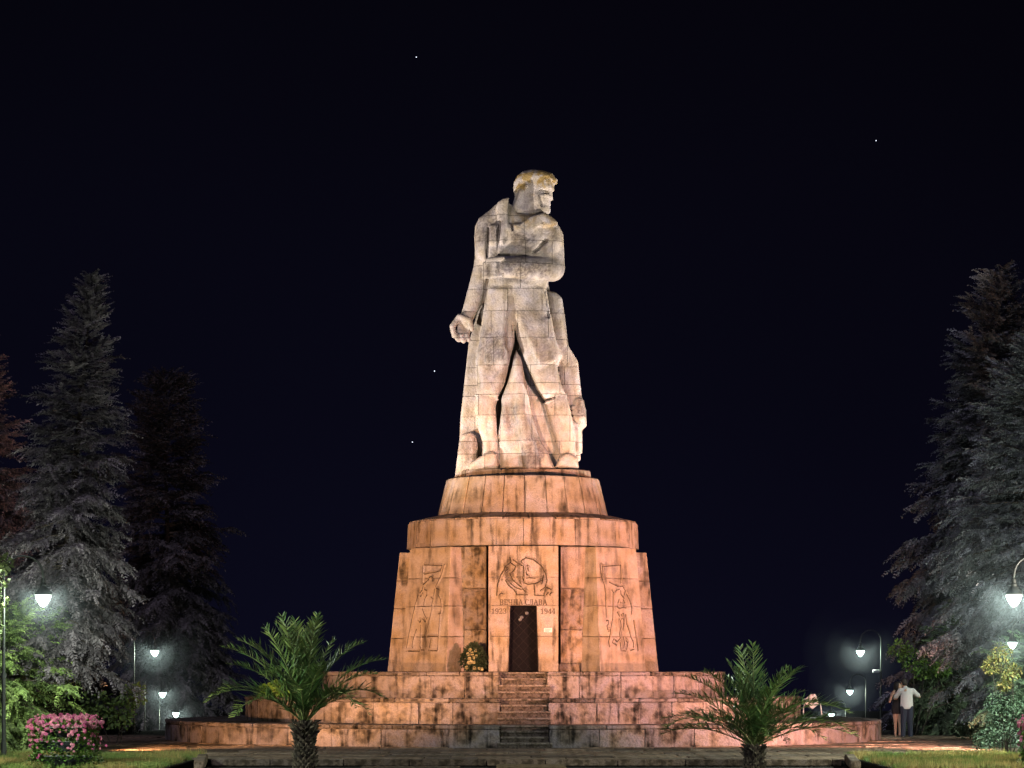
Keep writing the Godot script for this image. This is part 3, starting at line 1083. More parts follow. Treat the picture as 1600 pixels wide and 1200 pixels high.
	F.cap(uv3(-54, 326, 50), uv3(-32, 328, 52), 4.6 * U, 4.8 * U, 0.8 * U)
	for i in 4:
		F.cap(uv3(-61, 321 - i * 6.6, 46), uv3(-42, 320 - i * 6.3, 53), 3.5 * U, 3.5 * U, 0.3 * U)
	# shadowed shelf between chest and forearm, crease at the armpit
	F.cap(uv3(-42, 336, 40), uv3(34, 336, 36), 4.6 * U, 3.4 * U, 1 * U, 1.0, true)
	F.cap(uv3(36, 360, 30), uv3(17, 341, 38), 3.6 * U, 3.2 * U, 1 * U, 0.3, true)
	# belly and belt
	F.cap(uv3(-30, 292, 20), uv3(14, 292, 20), 8 * U, 8 * U, 6 * U)
	F.cap(uv3(-60, 285.5, 30), uv3(40, 285.5, 30), 1.1 * U, 1.1 * U, 1 * U, 1.0, true)
	# deep shade either side of the middle cloth
	F.cap(uv3(-15, 226, 24), uv3(-13, 205, 22), 2.5 * U, 3 * U, 3 * U, 1.0, true)
	# neck
	F.cap(uv3(5, 398, -4), uv3(8, 430, -2), 19 * U, 17 * U, 2 * U, 1.15)
	F.cap(uv3(-6, 404, 14), uv3(22, 402, 14), 3.0 * U, 2.5 * U, 2 * U, 1.0, true)
	var net := F.net(uv3(-120, -10, -50), uv3(112, 428, 62), 0.040)
	# head: a profile turned towards the right with a little of the face showing
	var H := Field.new()
	var hx := Transform3D(Basis(Vector3.UP, -0.16), uv3(8, 0, 0))
	H.poly(pl([[-27, 400], [-26, 412], [-21, 428], [-20, 440], [-20, 452], [-15, 463], [-6, 470], [8, 473], [24, 471], [38, 466], [42, 456], [40, 450], [41, 444], [36.5, 440], [39, 431], [38, 428.5], [34.5, 427.5], [34.8, 423], [35.2, 420.5], [33.6, 418.5], [35, 414], [33.5, 408.5], [26, 404], [16, 400]]), 0, 21 * U, 13 * U, 2 * U, false, hx)
	# jaw and cheek
	H.cap(hx * uv3(4, 417, 15), hx * uv3(28, 411, 8), 6.5 * U, 6 * U, 3 * U)
	H.cap(hx * uv3(16, 432, 15), hx * uv3(28, 430, 11), 5.5 * U, 4.5 * U, 6 * U)
	# hair standing proud in a swept mass, with the tip over the brow
	H.poly(pl([[-21.5, 446], [-21, 455], [-15, 466], [-6, 472.5], [8, 475], [25, 473], [40, 468], [46, 457], [44, 453], [34, 456], [31, 452], [22, 449], [14, 438], [9, 436], [5, 450], [-4, 448], [-8, 436], [-16, 432], [-21, 436]]), 0, 22.5 * U, 13 * U, 1.2 * U, false, hx)
	H.cap(hx * uv3(26, 466, 17), hx * uv3(45, 458, 4), 3.6 * U, 3 * U, 2 * U)
	# brow, eye hollow, nose wings, lips
	H.cap(hx * uv3(18, 446, 18), hx * uv3(39, 444, 5), 3.4 * U, 3 * U, 1 * U)
	H.cap(hx * uv3(25, 438, 19.5), hx * uv3(31, 437.5, 15), 4.0 * U, 3.6 * U, 2 * U, 1.0, true)
	H.cap(hx * uv3(27, 437.5, 14), hx * uv3(31, 437.5, 12.5), 2.6 * U, 2.6 * U, 0.5 * U)
	H.cap(hx * uv3(33, 429.5, 8), hx * uv3(36.5, 430, 4), 2.8 * U, 2.4 * U, 1.5 * U)
	H.cap(hx * uv3(36.5, 444, 3), hx * uv3(37.5, 431, 3), 3.0 * U, 2.4 * U, 2 * U)
	H.cap(hx * uv3(34, 443, 9), hx * uv3(35.5, 431, 6), 3.4 * U, 2.6 * U, 2 * U)
	H.cap(hx * uv3(29, 419, 13), hx * uv3(38, 419, 4), 0.9 * U, 0.9 * U, 0.5 * U, 1.0, true)
	# cheekbone plane and ear
	H.cap(hx * uv3(21, 436, 21), hx * uv3(25, 416, 18), 1.8 * U, 1.2 * U, 4 * U, 1.0, true)
	H.cap(hx * uv3(1, 446, 20), hx * uv3(0, 433, 19), 4.6 * U, 3.2 * U, 1.5 * U)
	H.cap(hx * uv3(3.6, 442, 24), hx * uv3(3.6, 435, 23), 2.4 * U, 1.8 * U, 1 * U, 1.0, true)
	H.cap(hx * uv3(-8, 438, 22), hx * uv3(-16, 412, 18), 2 * U, 3 * U, 6 * U)
	H.cap(uv3(4, 398, -2), uv3(7, 424, 0), 20 * U, 17 * U, 3 * U, 1.2)
	H.cap(uv3(22, 394, 4), uv3(32, 404, 2), 12 * U, 6 * U, 2 * U)
	var hnet := H.net(uv3(-36, 396, -34), uv3(66, 482, 34), 0.026)
	var st := thing("stone_statue", "colossal pale granite statue of a man in a long coat, standing on the pedestal", "statue", Vector3(0, 7.985, 0))
	var mat := stone(Color.WHITE, stone_tone(64, 512, 0.15, 0.06, 0.15), 2.6, 1.2, 0.92, true)
	cut_blocks(st, net, hnet, mat)

func statue_color(p: Vector3, nrm: Vector3, n1: FastNoiseLite, n2: FastNoiseLite, n3: FastNoiseLite) -> Color:
	var y := p.y / U
	var c := Color(0.43, 0.385, 0.345)
	var a := n1.get_noise_3dv(p)
	var b := n2.get_noise_3d(p.x, p.y * 0.45, p.z)
	c = c.lerp(Color(0.47, 0.415, 0.36), clampf(a * 1.4 + 0.3, 0, 1))
	# dark crusts where rain leaves the stone wet
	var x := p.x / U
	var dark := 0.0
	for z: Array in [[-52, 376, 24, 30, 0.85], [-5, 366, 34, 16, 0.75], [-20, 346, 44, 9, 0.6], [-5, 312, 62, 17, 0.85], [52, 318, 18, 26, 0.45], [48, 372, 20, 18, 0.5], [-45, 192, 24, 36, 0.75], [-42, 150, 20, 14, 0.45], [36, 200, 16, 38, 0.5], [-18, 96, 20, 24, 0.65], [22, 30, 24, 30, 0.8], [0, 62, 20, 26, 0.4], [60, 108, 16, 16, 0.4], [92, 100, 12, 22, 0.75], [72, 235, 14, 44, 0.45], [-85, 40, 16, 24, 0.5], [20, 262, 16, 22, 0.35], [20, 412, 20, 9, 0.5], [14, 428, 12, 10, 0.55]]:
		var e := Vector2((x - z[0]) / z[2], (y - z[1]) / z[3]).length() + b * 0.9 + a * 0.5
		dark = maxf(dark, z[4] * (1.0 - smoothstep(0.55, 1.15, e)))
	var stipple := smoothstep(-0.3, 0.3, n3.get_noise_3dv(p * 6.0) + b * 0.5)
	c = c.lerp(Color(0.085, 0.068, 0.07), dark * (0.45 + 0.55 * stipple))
	# ochre lichen on the hair and the open chest
	var l := smoothstep(0.38, 0.6, 0.5 + n3.get_noise_3dv(p) * 0.8)
	var hair := smoothstep(432.0, 448.0, y + n3.get_noise_3dv(p * 1.7) * 10.0)
	c = c.lerp(Color(0.30, 0.205, 0.07), l * hair * 0.95)
	var ch := smoothstep(372.0, 384.0, y) * (1.0 - smoothstep(400.0, 408.0, y)) * smoothstep(-22.0, -14.0, p.x / U) * (1.0 - smoothstep(46.0, 60.0, p.x / U))
	c = c.lerp(Color(0.33, 0.22, 0.07), l * ch * 0.6)
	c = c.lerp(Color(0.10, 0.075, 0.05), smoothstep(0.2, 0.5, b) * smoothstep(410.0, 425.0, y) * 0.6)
	return c

func cut_blocks(st: Node3D, net: Array, hnet: Array, mat: Material) -> void:
	var n1 := noise(3, 0.9, 4)
	var n2 := noise(8, 1.6, 5)
	var n3 := noise(14, 2.2, 4)
	var course := [-12, 26, 46, 87, 119.5, 137, 165, 208, 250, 285.5, 323, 360, 400, 600]
	var gap := 0.0065
	# vertical joints of each course, in the same units
	var joints := [[-60, 20], [-40, 58], [-76, -36, 14, 74], [-70, 2, 50], [-36, 58], [-72, 12, 66], [-46, 22, 70], [-50, -8, 40], [-58, -24, 30], [-62, -4], [-58, 4, 46], [-42, 2], [900]]
	var bins := {}
	var ids: Array = [0]
	for src in [[net, false], [hnet, true]]:
		var vs: PackedVector3Array = src[0][0]
		var ix: PackedInt32Array = src[0][1]
		var ns: PackedVector3Array = src[0][2]
		var cs := PackedColorArray()
		cs.resize(vs.size())
		for i in vs.size():
			cs[i] = statue_color(vs[i], ns[i], n1, n2, n3)
		for i in range(0, ix.size(), 3):
			var poly := []
			var lo := 1e9
			var hi := -1e9
			for j in 3:
				var w := ix[i + j]
				poly.append([vs[w], ns[w], cs[w]])
				lo = minf(lo, vs[w].y)
				hi = maxf(hi, vs[w].y)
			if src[1]:
				_emit(bins, "head", poly)
				continue
			for q in course.size() - 1:
				var y0: float = course[q] * U + gap
				var y1: float = course[q + 1] * U - gap
				if hi < y0 or lo > y1:
					continue
				var cut := poly
				if lo < y0:
					cut = clip(cut, 1, y0, 1.0)
				if hi > y1:
					cut = clip(cut, 1, y1, -1.0)
				if cut.size() < 3:
					continue
				var js: Array = joints[q]
				for m in js.size() + 1:
					var x0: float = -1e6 if m == 0 else js[m - 1] * U + gap
					var x1: float = 1e6 if m == js.size() else js[m] * U - gap
					var c2 := clip(clip(cut, 0, x0, 1.0), 0, x1, -1.0)
					if c2.size() >= 3:
						_emit(bins, "%d_%d" % [q, m], c2)
	# a slightly shrunken figure closes the joints from within
	var shrunk: PackedVector3Array = net[0].duplicate()
	for i in shrunk.size():
		shrunk[i] -= net[2][i] * 0.022
	part("core", net_mesh([shrunk, net[1], net[2]]), stone(lin(0.13, 0.105, 0.085), m_pave[0].albedo_texture, 1.3, 1.0), st)
	var rg := RandomNumberGenerator.new()
	rg.seed = 9
	var keys := bins.keys()
	keys.sort()
	for key: String in keys:
		var mb: MB = bins[key]
		if mb.v.size() < 30:
			continue
		var f := rg.randf_range(0.88, 1.12)
		for i in mb.c.size():
			mb.c[i] = Color(mb.c[i].r * f, mb.c[i].g * f, mb.c[i].b * f)
		part("head_stone" if key == "head" else "stone_block", mb.mesh(true), mat, st)

func clip(poly: Array, axis: int, at: float, side: float) -> Array:
	if absf(at) > 1e5:
		return poly
	var any := false
	for a: Array in poly:
		if ((a[0] as Vector3)[axis] - at) * side < 0.0:
			any = true
	if not any:
		return poly
	var out := []
	for i in poly.size():
		var a: Array = poly[i]
		var b: Array = poly[(i + 1) % poly.size()]
		var da: float = ((a[0] as Vector3)[axis] - at) * side
		var db: float = ((b[0] as Vector3)[axis] - at) * side
		if da >= 0.0:
			out.append(a)
		if (da < 0.0) != (db < 0.0):
			var w := da / (da - db)
			out.append([(a[0] as Vector3).lerp(b[0], w), (a[1] as Vector3).lerp(b[1], w), (a[2] as Color).lerp(b[2], w)])
	return out

func _emit(bins: Dictionary, key: String, poly: Array) -> void:
	if not bins.has(key):
		bins[key] = MB.new()
	var mb: MB = bins[key]
	for i in range(1, poly.size() - 1):
		for q in [0, i, i + 1]:
			mb.v.append(poly[q][0])
			mb.n.append(poly[q][1])
			mb.c.append(poly[q][2])

# ------------------------------------------------------------------ lights
func floodlight(label: String, at: Vector3, aim: Vector3, c: Color, energy: float, cone: float, housing: Material, size := 0.42) -> void:
	var t := thing("floodlight", label, "floodlight", at, 0.0, "floodlights round the monument")
	var head := Vector3(0, size * 0.95, 0)
	var bas := Basis.looking_at(aim - at - head, Vector3.UP)
	var h := MB.new()
	var p := []
	for k in 8:
		var fr := not bool(k >> 2)
		var w := size * (0.5 if fr else 0.32)
		p.append(Vector3((w if k & 1 else -w), (w * 0.85 if (k >> 1) & 1 else -w * 0.85), -size * 0.25 if fr else size * 0.25))
	h.hexa(p, 0.02)
	part("housing", h.mesh(), housing, t, head, bas)
	var br := MB.new()
	br.tube([Vector3(-size * 0.6, 0, 0), Vector3(-size * 0.58, size * 0.6, 0), Vector3(-size * 0.52, size * 0.95, 0)], [0.018, 0.018, 0.018], 6)
	br.tube([Vector3(size * 0.6, 0, 0), Vector3(size * 0.58, size * 0.6, 0), Vector3(size * 0.52, size * 0.95, 0)], [0.018, 0.018, 0.018], 6)
	br.box(Vector3(0, 0.012, 0), Vector3(size * 1.35, 0.024, 0.12), 0.004)
	part("bracket", br.mesh(), housing, t)
	var gl := MB.new()
	gl.box(Vector3(0, 0, -size * 0.26), Vector3(size * 0.86, size * 0.72, 0.012), 0.003)
	part("lamp_glass", gl.mesh(), glowing(c, 2.0), t, head, bas)
	var hd := MB.new()
	for e in [-1.0, 1.0]:
		hd.box(Vector3(e * size * 0.49, 0, -size * 0.36), Vector3(0.012, size * 0.84, size * 0.22), 0.003)
		hd.box(Vector3(0, e * size * 0.42, -size * 0.36), Vector3(size * 0.96, 0.012, size * 0.22), 0.003)
	part("hood", hd.mesh(), housing, t, head, bas)
	var s := SpotLight3D.new()
	s.name = "spot"
	s.light_color = c
	s.light_energy = energy
	s.light_size = size * 0.3
	s.spot_range = 60.0
	s.spot_attenuation = 2.0
	s.spot_angle = cone
	s.spot_angle_attenuation = 0.7
	s.shadow_enabled = true
	s.transform = Transform3D(bas, head + bas * Vector3(0, 0, -size * 0.50))
	t.add_child(s)

func build_floodlights() -> void:
	var dark := plain(lin(0.03, 0.03, 0.032), 0.5, 0.4)
	var white := plain(lin(0.6, 0.55, 0.55), 0.5)
	var orange := lin(1.0, 0.49, 0.22)
	var pink := lin(1.0, 0.43, 0.31)
	var warm := lin(1.0, 0.87, 0.75)
	mast(Vector3(-11.4, -0.1, 29.0), 3.7, "left")
	mast(Vector3(14.0, 0.0, 17.5), 3.7, "right")
	floodlight("floodlight on top of the left floodlight mast, aimed at the pedestal", Vector3(-11.4, 3.6, 29.0), Vector3(-1.7, 4.2, 3), orange, 1080.0, 13.6, dark)
	floodlight("floodlight on top of the right floodlight mast, aimed at the pedestal", Vector3(14.0, 3.7, 17.5), Vector3(1.0, 3.9, 3), pink, 600.0, 25.0, dark)
	floodlight("low dark floodlight behind the left flower tower, aimed along the terrace wall", Vector3(-10.95, 0.0, 14.4), Vector3(-5.6, 3.0, 5.5), orange, 110.0, 33.0, dark, 0.34)
	floodlight("low dark floodlight behind the right flower tower, aimed along the terrace wall", Vector3(12.25, 0.0, 14.0), Vector3(7.6, 1.9, 4.5), pink, 230.0, 28.0, dark, 0.34)
	floodlight("small floodlight on the lowest terrace at its right end, pale housing seen from behind", Vector3(8.75, T1, -1.0), Vector3(1, 11.0, 0), pink, 40.0, 34.0, white, 0.46)
	floodlight("small floodlight on the lowest terrace at its left end, hidden by the palm", Vector3(-7.3, T1, -6.4), Vector3(-1, 11.0, 0), orange, 40.0, 34.0, white)
	floodlight("large floodlight in the grass at far left, aimed high at the statue", Vector3(-12.6, -0.1, 33.5), Vector3(0, 13.0, 0), warm, 470.0, 10.5, dark, 0.5)
	floodlight("large floodlight on the lawn at far right, aimed high at the statue", Vector3(17.0, 0.0, 25.5), Vector3(0, 13.0, 0), warm, 400.0, 11.0, dark, 0.5)
	floodlight("floodlight among the trees at left, aimed at the statue's side", Vector3(-20.0, 0.1, 8.5), Vector3(0, 13.0, 0), warm, 1150.0, 13.0, dark, 0.5)
	floodlight("floodlight among the trees at right, aimed at the statue's side", Vector3(20.0, 0.1, 1.2), Vector3(0, 13.0, 0), warm, 980.0, 13.0, dark, 0.5)

func mast(at: Vector3, h: float, side: String) -> void:
	var t := thing("floodlight_mast", "plain steel floodlight mast outside the %s edge of the plaza" % side, "mast", at, 0.0, "floodlight masts")
	var p := MB.new()
	p.tube([Vector3.ZERO, Vector3(0, h * 0.5, 0), Vector3(0, h, 0)], [0.08, 0.065, 0.05], 10)
	p.box(Vector3(0, h - 0.02, 0), Vector3(0.6, 0.05, 0.2), 0.01)
	part("pole", p.mesh(), plain(lin(0.08, 0.08, 0.08), 0.5, 0.5), t)

func arc_lamp(label: String, at: Vector3, side: float, hgt: float, energy: float, mist := 0.0, spread := 4.0, size := 1.0) -> void:
	var t := thing("street_lamp", label, "street lamp", at, 0.0, "arched park lamps")
	t.scale = Vector3.ONE * size
	var m := plain(lin(0.05, 0.055, 0.05), 0.45, 0.5)
	var r := 0.46
	var top := hgt + 0.45
	var p := MB.new()
	p.tube([Vector3.ZERO, Vector3(0, 0.35, 0), Vector3(0, 0.4, 0), Vector3(0, 1.9, 0), Vector3(0, 1.95, 0), Vector3(0, top, 0)], [0.07, 0.065, 0.05, 0.045, 0.036, 0.03], 10)
	p.tube([Vector3(0, 1.86, 0), Vector3(0, 1.90, 0), Vector3(0, 1.96, 0), Vector3(0, 2.0, 0)], [0.05, 0.068, 0.068, 0.04], 10)
	part("pole", p.mesh(), m, t)
	var a := MB.new()
	var pts := []
	var rad := []
	for i in 13:
		var an := PI * i / 12.0
		pts.append(Vector3(side * (r - r * cos(an)), top + sin(an) * r, 0))
		rad.append(0.027)
	pts.append(Vector3(side * r * 2, hgt + 0.36, 0))
	rad.append(0.024)
	a.tube(pts, rad, 8)
	part("arm", a.mesh(), m, t)
	var c := MB.new()
	c.lathe([Vector2(0.03, 0.40), Vector2(0.05, 0.36), Vector2(0.05, 0.28), Vector2(0.075, 0.25), Vector2(0.075, 0.20), Vector2(0.13, 0.12), Vector2(0.20, 0.035), Vector2(0.205, 0.0), Vector2(0.18, 0.005)], Vector3(side * r * 2, hgt, 0), 18)
	part("lamp_cap", c.mesh(), m, t)
	var g := MB.new()
	g.lathe([Vector2(0, -0.01), Vector2(0.185, -0.012), Vector2(0.185, -0.04), Vector2(0.155, -0.12), Vector2(0.10, -0.21), Vector2(0.045, -0.27), Vector2(0, -0.285)], Vector3(side * r * 2, hgt, 0), 18)
	part("lamp_glass", g.mesh(), glowing(Color(0.86, 1.0, 0.96), 6.0), t)
	var l := OmniLight3D.new()
	l.name = "lamp"
	l.position = Vector3(side * r * 2, hgt - 0.12, 0)
	l.light_color = Color(0.94, 1.0, 0.92)
	l.light_energy = energy
	l.light_size = 0.1
	l.omni_range = 60.0
	l.omni_attenuation = 2.0
	l.shadow_enabled = true
	t.add_child(l)
	if mist > 0.0:
		var centre := at + Vector3(side * r * 2, hgt - 0.12, 0) * size
		for shell: Array in [[1.0, 0.16], [0.62, 0.34], [0.36, 1.0]]:
			var air := FogVolume.new()
			air.name = numbered("night_mist")
			air.shape = RenderingServer.FOG_VOLUME_SHAPE_ELLIPSOID
			air.size = Vector3.ONE * spread * shell[0]
			air.position = centre
			var fm := FogMaterial.new()
			fm.density = mist * shell[1]
			fm.albedo = Color(0.9, 0.95, 1.0)
			air.material = fm
			add_child(air)
			tag(air, "thin bright mist round the " + label.get_slice(",", 0), "mist", "mist round the lamps")
			air.set_meta("kind", "stuff")

func build_lamps() -> void:
	var h := 3.8
	# left row: poles on the left, arms reaching right
	arc_lamp("nearest lit arched lamp at the left edge, its post wrapped in leaves", Vector3(-12.15, 0.0, 19.0), 1.0, h, 11.0, 0.010, 3.2)
	arc_lamp("lit arched lamp beyond the tall left spruce, highest of three behind the left terrace end", Vector3(-17.25, -0.87, -43.0), 1.0, h, 9.0, 0.008, 5.2)
	arc_lamp("small distant lit lamp down the left path, middle of the three behind the terrace", Vector3(-19.2, -2.9, -62.0), 1.0, h, 8.0, 0.008, 5.0)
	arc_lamp("smallest and lowest lit lamp on the left, just over the terrace end", Vector3(-19.8, -4.1, -73.0), 1.0, h, 8.0, 0.008, 5.0)
	# right row
	arc_lamp("nearest lit arched lamp at the right edge, brightest on that side", Vector3(12.27, 0.0, 19.0), -1.0, h, 50.0, 0.0026, 4.6)
	arc_lamp("small lit lamp with arched arm directly below the nearest one at the right edge", Vector3(13.13, 0.0, 12.0), -1.0, 4.26, 8.0, 0.008, 2.6, 0.65)
	arc_lamp("arched lamp beyond the right edge of the picture, beside the couple", Vector3(18.4, 0.0, 1.5), -1.0, h, 22.0)
	arc_lamp("arched lamp on the lawn nearest the viewer, outside the left edge", Vector3(-12.6, -0.15, 31.5), 1.0, h, 40.0)
	arc_lamp("arched lamp on the lawn nearest the viewer, outside the right edge", Vector3(12.6, -0.15, 31.5), -1.0, h, 40.0)
	arc_lamp("lit lamp on the tall post left of the couple, highest of three there", Vector3(16.2, -0.87, -43.0), -1.0, h, 9.0, 0.008, 5.2)
	arc_lamp("small distant lit lamp down the right path, middle of three", Vector3(19.95, -2.9, -79.0), -1.0, h, 8.0, 0.008, 5.0)
	arc_lamp("smallest and lowest lit lamp at right, just over the terrace edge", Vector3(21.45, -4.6, -102.0), -1.0, h, 8.0, 0.008, 5.0)
	var cam := thing("security_camera", "small white security camera fixed to the lamp post left of the couple", "camera", Vector3(16.2, 2.0, -43.0))
	var b := MB.new()
	b.box(Vector3(-0.22, 0, 0), Vector3(0.3, 0.14, 0.14), 0.02)
	part("housing", b.mesh(), plain(lin(0.5, 0.52, 0.52), 0.5), cam)
	var b2 := MB.new()
	b2.tube([Vector3(0, 0, 0), Vector3(-0.1, 0, 0)], [0.03, 0.03], 6)
	part("bracket", b2.mesh(), plain(lin(0.2, 0.2, 0.2), 0.5), cam)

# ------------------------------------------------------------------ trees
var spray_meshes: Array = []

func spray(seed_: int, length: float, pairs: int, needle: float, droop: float) -> ArrayMesh:
	var rg := RandomNumberGenerator.new()
	rg.seed = seed_
	var mb := MB.new()
	for i in pairs:
		var t := (i + 0.5) / pairs
		var at := Vector3(0, -droop * t * t * length, -t * length)
		for s in [-1.0, 1.0]:
			var l := needle * (1.0 - 0.55 * t) * rg.randf_range(0.7, 1.2)
			var dir := Vector3(s * rg.randf_range(0.6, 1.0), rg.randf_range(-0.55, 0.35), -rg.randf_range(0.5, 1.0)).normalized()
			var wid := dir.cross(Vector3(rg.randf_range(-0.5, 0.5), 1, rg.randf_range(-0.5, 0.5))).normalized() * needle * 0.15
			var mid := at + dir * l * 0.5
			var tip := at + dir * l + Vector3(0, -0.2 * l, 0)
			mb.tri(at, mid + wid, mid - wid, Vector3.UP)
			mb.tri(mid + wid, tip, mid - wid, Vector3.UP)
	var w := needle * 0.06
	mb.tri(Vector3(-w, 0, 0), Vector3(w, 0, 0), Vector3(0, -droop * length, -length), Vector3.UP)
	return mb.mesh()

func multi(called: String, parent: Node3D, mesh: Mesh, xs: Array, cs: Array, m: Material) -> MultiMeshInstance3D:
	var mm := MultiMesh.new()
	mm.transform_format = MultiMesh.TRANSFORM_3D
	mm.use_colors = true
	mm.mesh = mesh
	mm.instance_count = xs.size()
	for i in xs.size():
		mm.set_instance_transform(i, xs[i])
		mm.set_instance_color(i, cs[i])
	var o := MultiMeshInstance3D.new()
	var k := 0
	var nm := called
	while parent.has_node(NodePath(nm)):
		k += 1
		nm = "%s_%03d" % [called, k]
	o.name = nm
	o.multimesh = mm
	o.material_override = m
	o.set_meta("kind", "stuff")
	parent.add_child(o)
	return o

# profile: pairs (height fraction, radius in metres)
func conifer(label: String, at: Vector3, height: float, bare: float, profile: Array, lean: Vector3, seed_: int, col: Color, col2: Color, dens := 1.0, sc := 1.0, from_az := 0.0, to_az := TAU, category := "spruce tree") -> void:
	var t := thing("conifer_tree", label, category, at)
	var rg := RandomNumberGenerator.new()
	rg.seed = seed_
	var axis := func(y: float) -> Vector3:
		return Vector3(0, y, 0) + lean * (y / height)
	var tr := MB.new()
	var pts := []
	var rad := []
	for i in 9:
		var f := i / 8.0
		pts.append(axis.call(height * 0.97 * f) + Vector3(sin(f * 5.0 + seed_) * 0.06, 0, cos(f * 4.0) * 0.06) * (1.0 - f))
		rad.append(lerpf(height * 0.016 + 0.04, 0.012, pow(f, 0.8)) * (1.25 if i == 0 else 1.0))
	tr.tube(pts, rad, 9)
	part("trunk", tr.mesh(), stone(lin(0.12, 0.09, 0.07), m_pave[0].albedo_texture, 0.6, 4.0, 0.95, false, false), t)
	var limbs := MB.new()
	var xs := [[], [], []]
	var cs := [[], [], []]
	var y := bare
	var clump := noise(seed_ + 40, 0.55, 3)
	while y < height * 0.985:
		var f := y / height
		var rr := 0.0
		for q in profile.size() - 1:
			var a: Array = profile[q]
			var b: Array = profile[q + 1]
			if f >= a[0] and f <= b[0]:
				rr = lerpf(a[1], b[1], (f - a[0]) / (b[0] - a[0]))
		var nb := int(clampf(4.0 + rr * 3.4, 4.0, 15.0) * dens)
		for i in nb:
			var az := rg.randf_range(from_az, to_az)
			var len_ := rr * rg.randf_range(0.62, 1.12) * (1.0 + 0.35 * clump.get_noise_3d(sin(az) * 2.0, y, cos(az) * 2.0))
			if len_ < 0.08:
				len_ = 0.08
			var y0 := y + rg.randf_range(-0.12, 0.12)
			var rise := lerpf(-0.1, 0.75, smoothstep(0.35, 1.0, f)) + rg.randf_range(-0.12, 0.12)
			var sag := lerpf(0.38, 0.06, smoothstep(0.4, 1.0, f))
			var o: Vector3 = axis.call(y0)
			var d := Vector3(sin(az), 0, cos(az))
			var shade := rg.randf_range(0.55, 1.35)
			var n := maxi(2, int(len_ / (0.21 * sc)))
			var bp := []
			for j in n + 1:
				var u := float(j) / n
				bp.append(o + d * len_ * u + Vector3.UP * (rise * len_ * u - sag * len_ * u * u + 0.14 * len_ * u * u * u))
			if len_ > 0.9 and i % 2 == 0:
				limbs.tube([bp[0], bp[n / 2], bp[n]], [0.03 + 0.008 * len_, 0.018, 0.006], 5, false)
			for j in range(1, n + 1):
				var u := float(j) / n
				if u < 0.22 and len_ > 0.6:
					continue
				var fw: Vector3 = (bp[j] - bp[j - 1]).normalized()
				for s in 4:
					var yaw: float = [-0.95, 0.95, -0.35, 0.35][s] + rg.randf_range(-0.35, 0.35)
					if j == n and s > 1:
						yaw *= 0.3
					var dir := fw.rotated(Vector3.UP, yaw)
					dir.y += rg.randf_range(-0.5, 0.12) * (1.0 - 0.7 * smoothstep(0.6, 1.0, f))
					dir = dir.normalized()
					var b := Basis.looking_at(dir, Vector3.UP).rotated(dir, rg.randf_range(-0.7, 0.7))
					var z := sc * rg.randf_range(0.7, 1.25) * (0.6 + 0.4 * minf(1.0, len_ / 0.9))
					var kind := rg.randi() % 3
					xs[kind].append(Transform3D(b.scaled_local(Vector3(z, z, z)), bp[j] + Vector3(rg.randf_range(-0.06, 0.06), rg.randf_range(-0.08, 0.04), rg.randf_range(-0.06, 0.06))))
					var c := col.lerp(col2, clampf(rg.randf() * 0.7 + 0.3 * u, 0, 1)) * shade * rg.randf_range(0.5, 1.6)
					c.a = 1.0
					cs[kind].append(c)
		y += lerpf(0.36, 0.17, f) * sc / sqrt(dens)
	if limbs.v.size():
		var lo := part("limbs", limbs.mesh(), plain(lin(0.09, 0.07, 0.055), 0.95), t)
		lo.set_meta("kind", "stuff")
	var fm := plain(Color.WHITE, 0.7, 0.0, true)
	fm.backlight_enabled = true
	fm.backlight = Color(0.25, 0.25, 0.25)
	for kind in 3:
		multi("crown", t, spray_meshes[kind], xs[kind], cs[kind], fm)

func leaf_mesh() -> ArrayMesh:
	var mb := MB.new()
	var o := [Vector3(0, 0, 0), Vector3(0.35, 0.03, 0.35), Vector3(0.30, 0.02, 0.7), Vector3(0, -0.05, 1.0), Vector3(-0.30, 0.02, 0.7), Vector3(-0.35, 0.03, 0.35)]
	var c := Vector3(0, -0.04, 0.5)
	for i in 6:
		mb.tri(c, o[i], o[(i + 1) % 6], Vector3.UP)
	return mb.mesh()

func leafy(called: String, label: String, category: String, at: Vector3, blobs: Array, seed_: int, col: Color, col2: Color, leaf: float, per: int) -> void:
	var t := thing(called, label, category, at)
	var rg := RandomNumberGenerator.new()
	rg.seed = seed_
	var xs := []
	var cs := []
	var st := MB.new()
	for b: Array in blobs:
		var c: Vector3 = b[0]
		var r: float = b[1]
		var foot := Vector3(c.x * 0.3, 0, c.z * 0.3)
		st.tube([foot, foot.lerp(c, 0.55) + Vector3(rg.randf_range(-0.1, 0.1), 0, 0.05), c], [0.02, 0.014, 0.006], 5, false)
		for i in per:
			var d := Vector3(rg.randfn(), rg.randfn(), rg.randfn()).normalized()
			var p := c + d * r * pow(rg.randf(), 0.45) * Vector3(1, 0.85, 1)
			if p.y < 0.02:
				continue
			var look := (d + Vector3(rg.randf_range(-0.8, 0.8), rg.randf_range(-1.0, 0.2), rg.randf_range(-0.8, 0.8))).normalized()
			if absf(look.y) > 0.98:
				look = Vector3(1, 0, 0)
			var z := leaf * rg.randf_range(0.6, 1.3)
			xs.append(Transform3D(Basis.looking_at(-look, Vector3.UP).rotated(look, rg.randf_range(-1, 1)).scaled_local(Vector3(z, z, z)), p))
			var q := col.lerp(col2, rg.randf()) * rg.randf_range(0.75, 1.2)
			q.a = 1.0
			cs.append(q)
	part("stems", st.mesh(), plain(lin(0.035, 0.028, 0.02), 0.9), t)
	var fm := plain(Color.WHITE, 0.6, 0.0, true)
	fm.backlight_enabled = true
	fm.backlight = Color(0.4, 0.4, 0.4)
	multi("leaves", t, leaf_mesh(), xs, cs, fm)

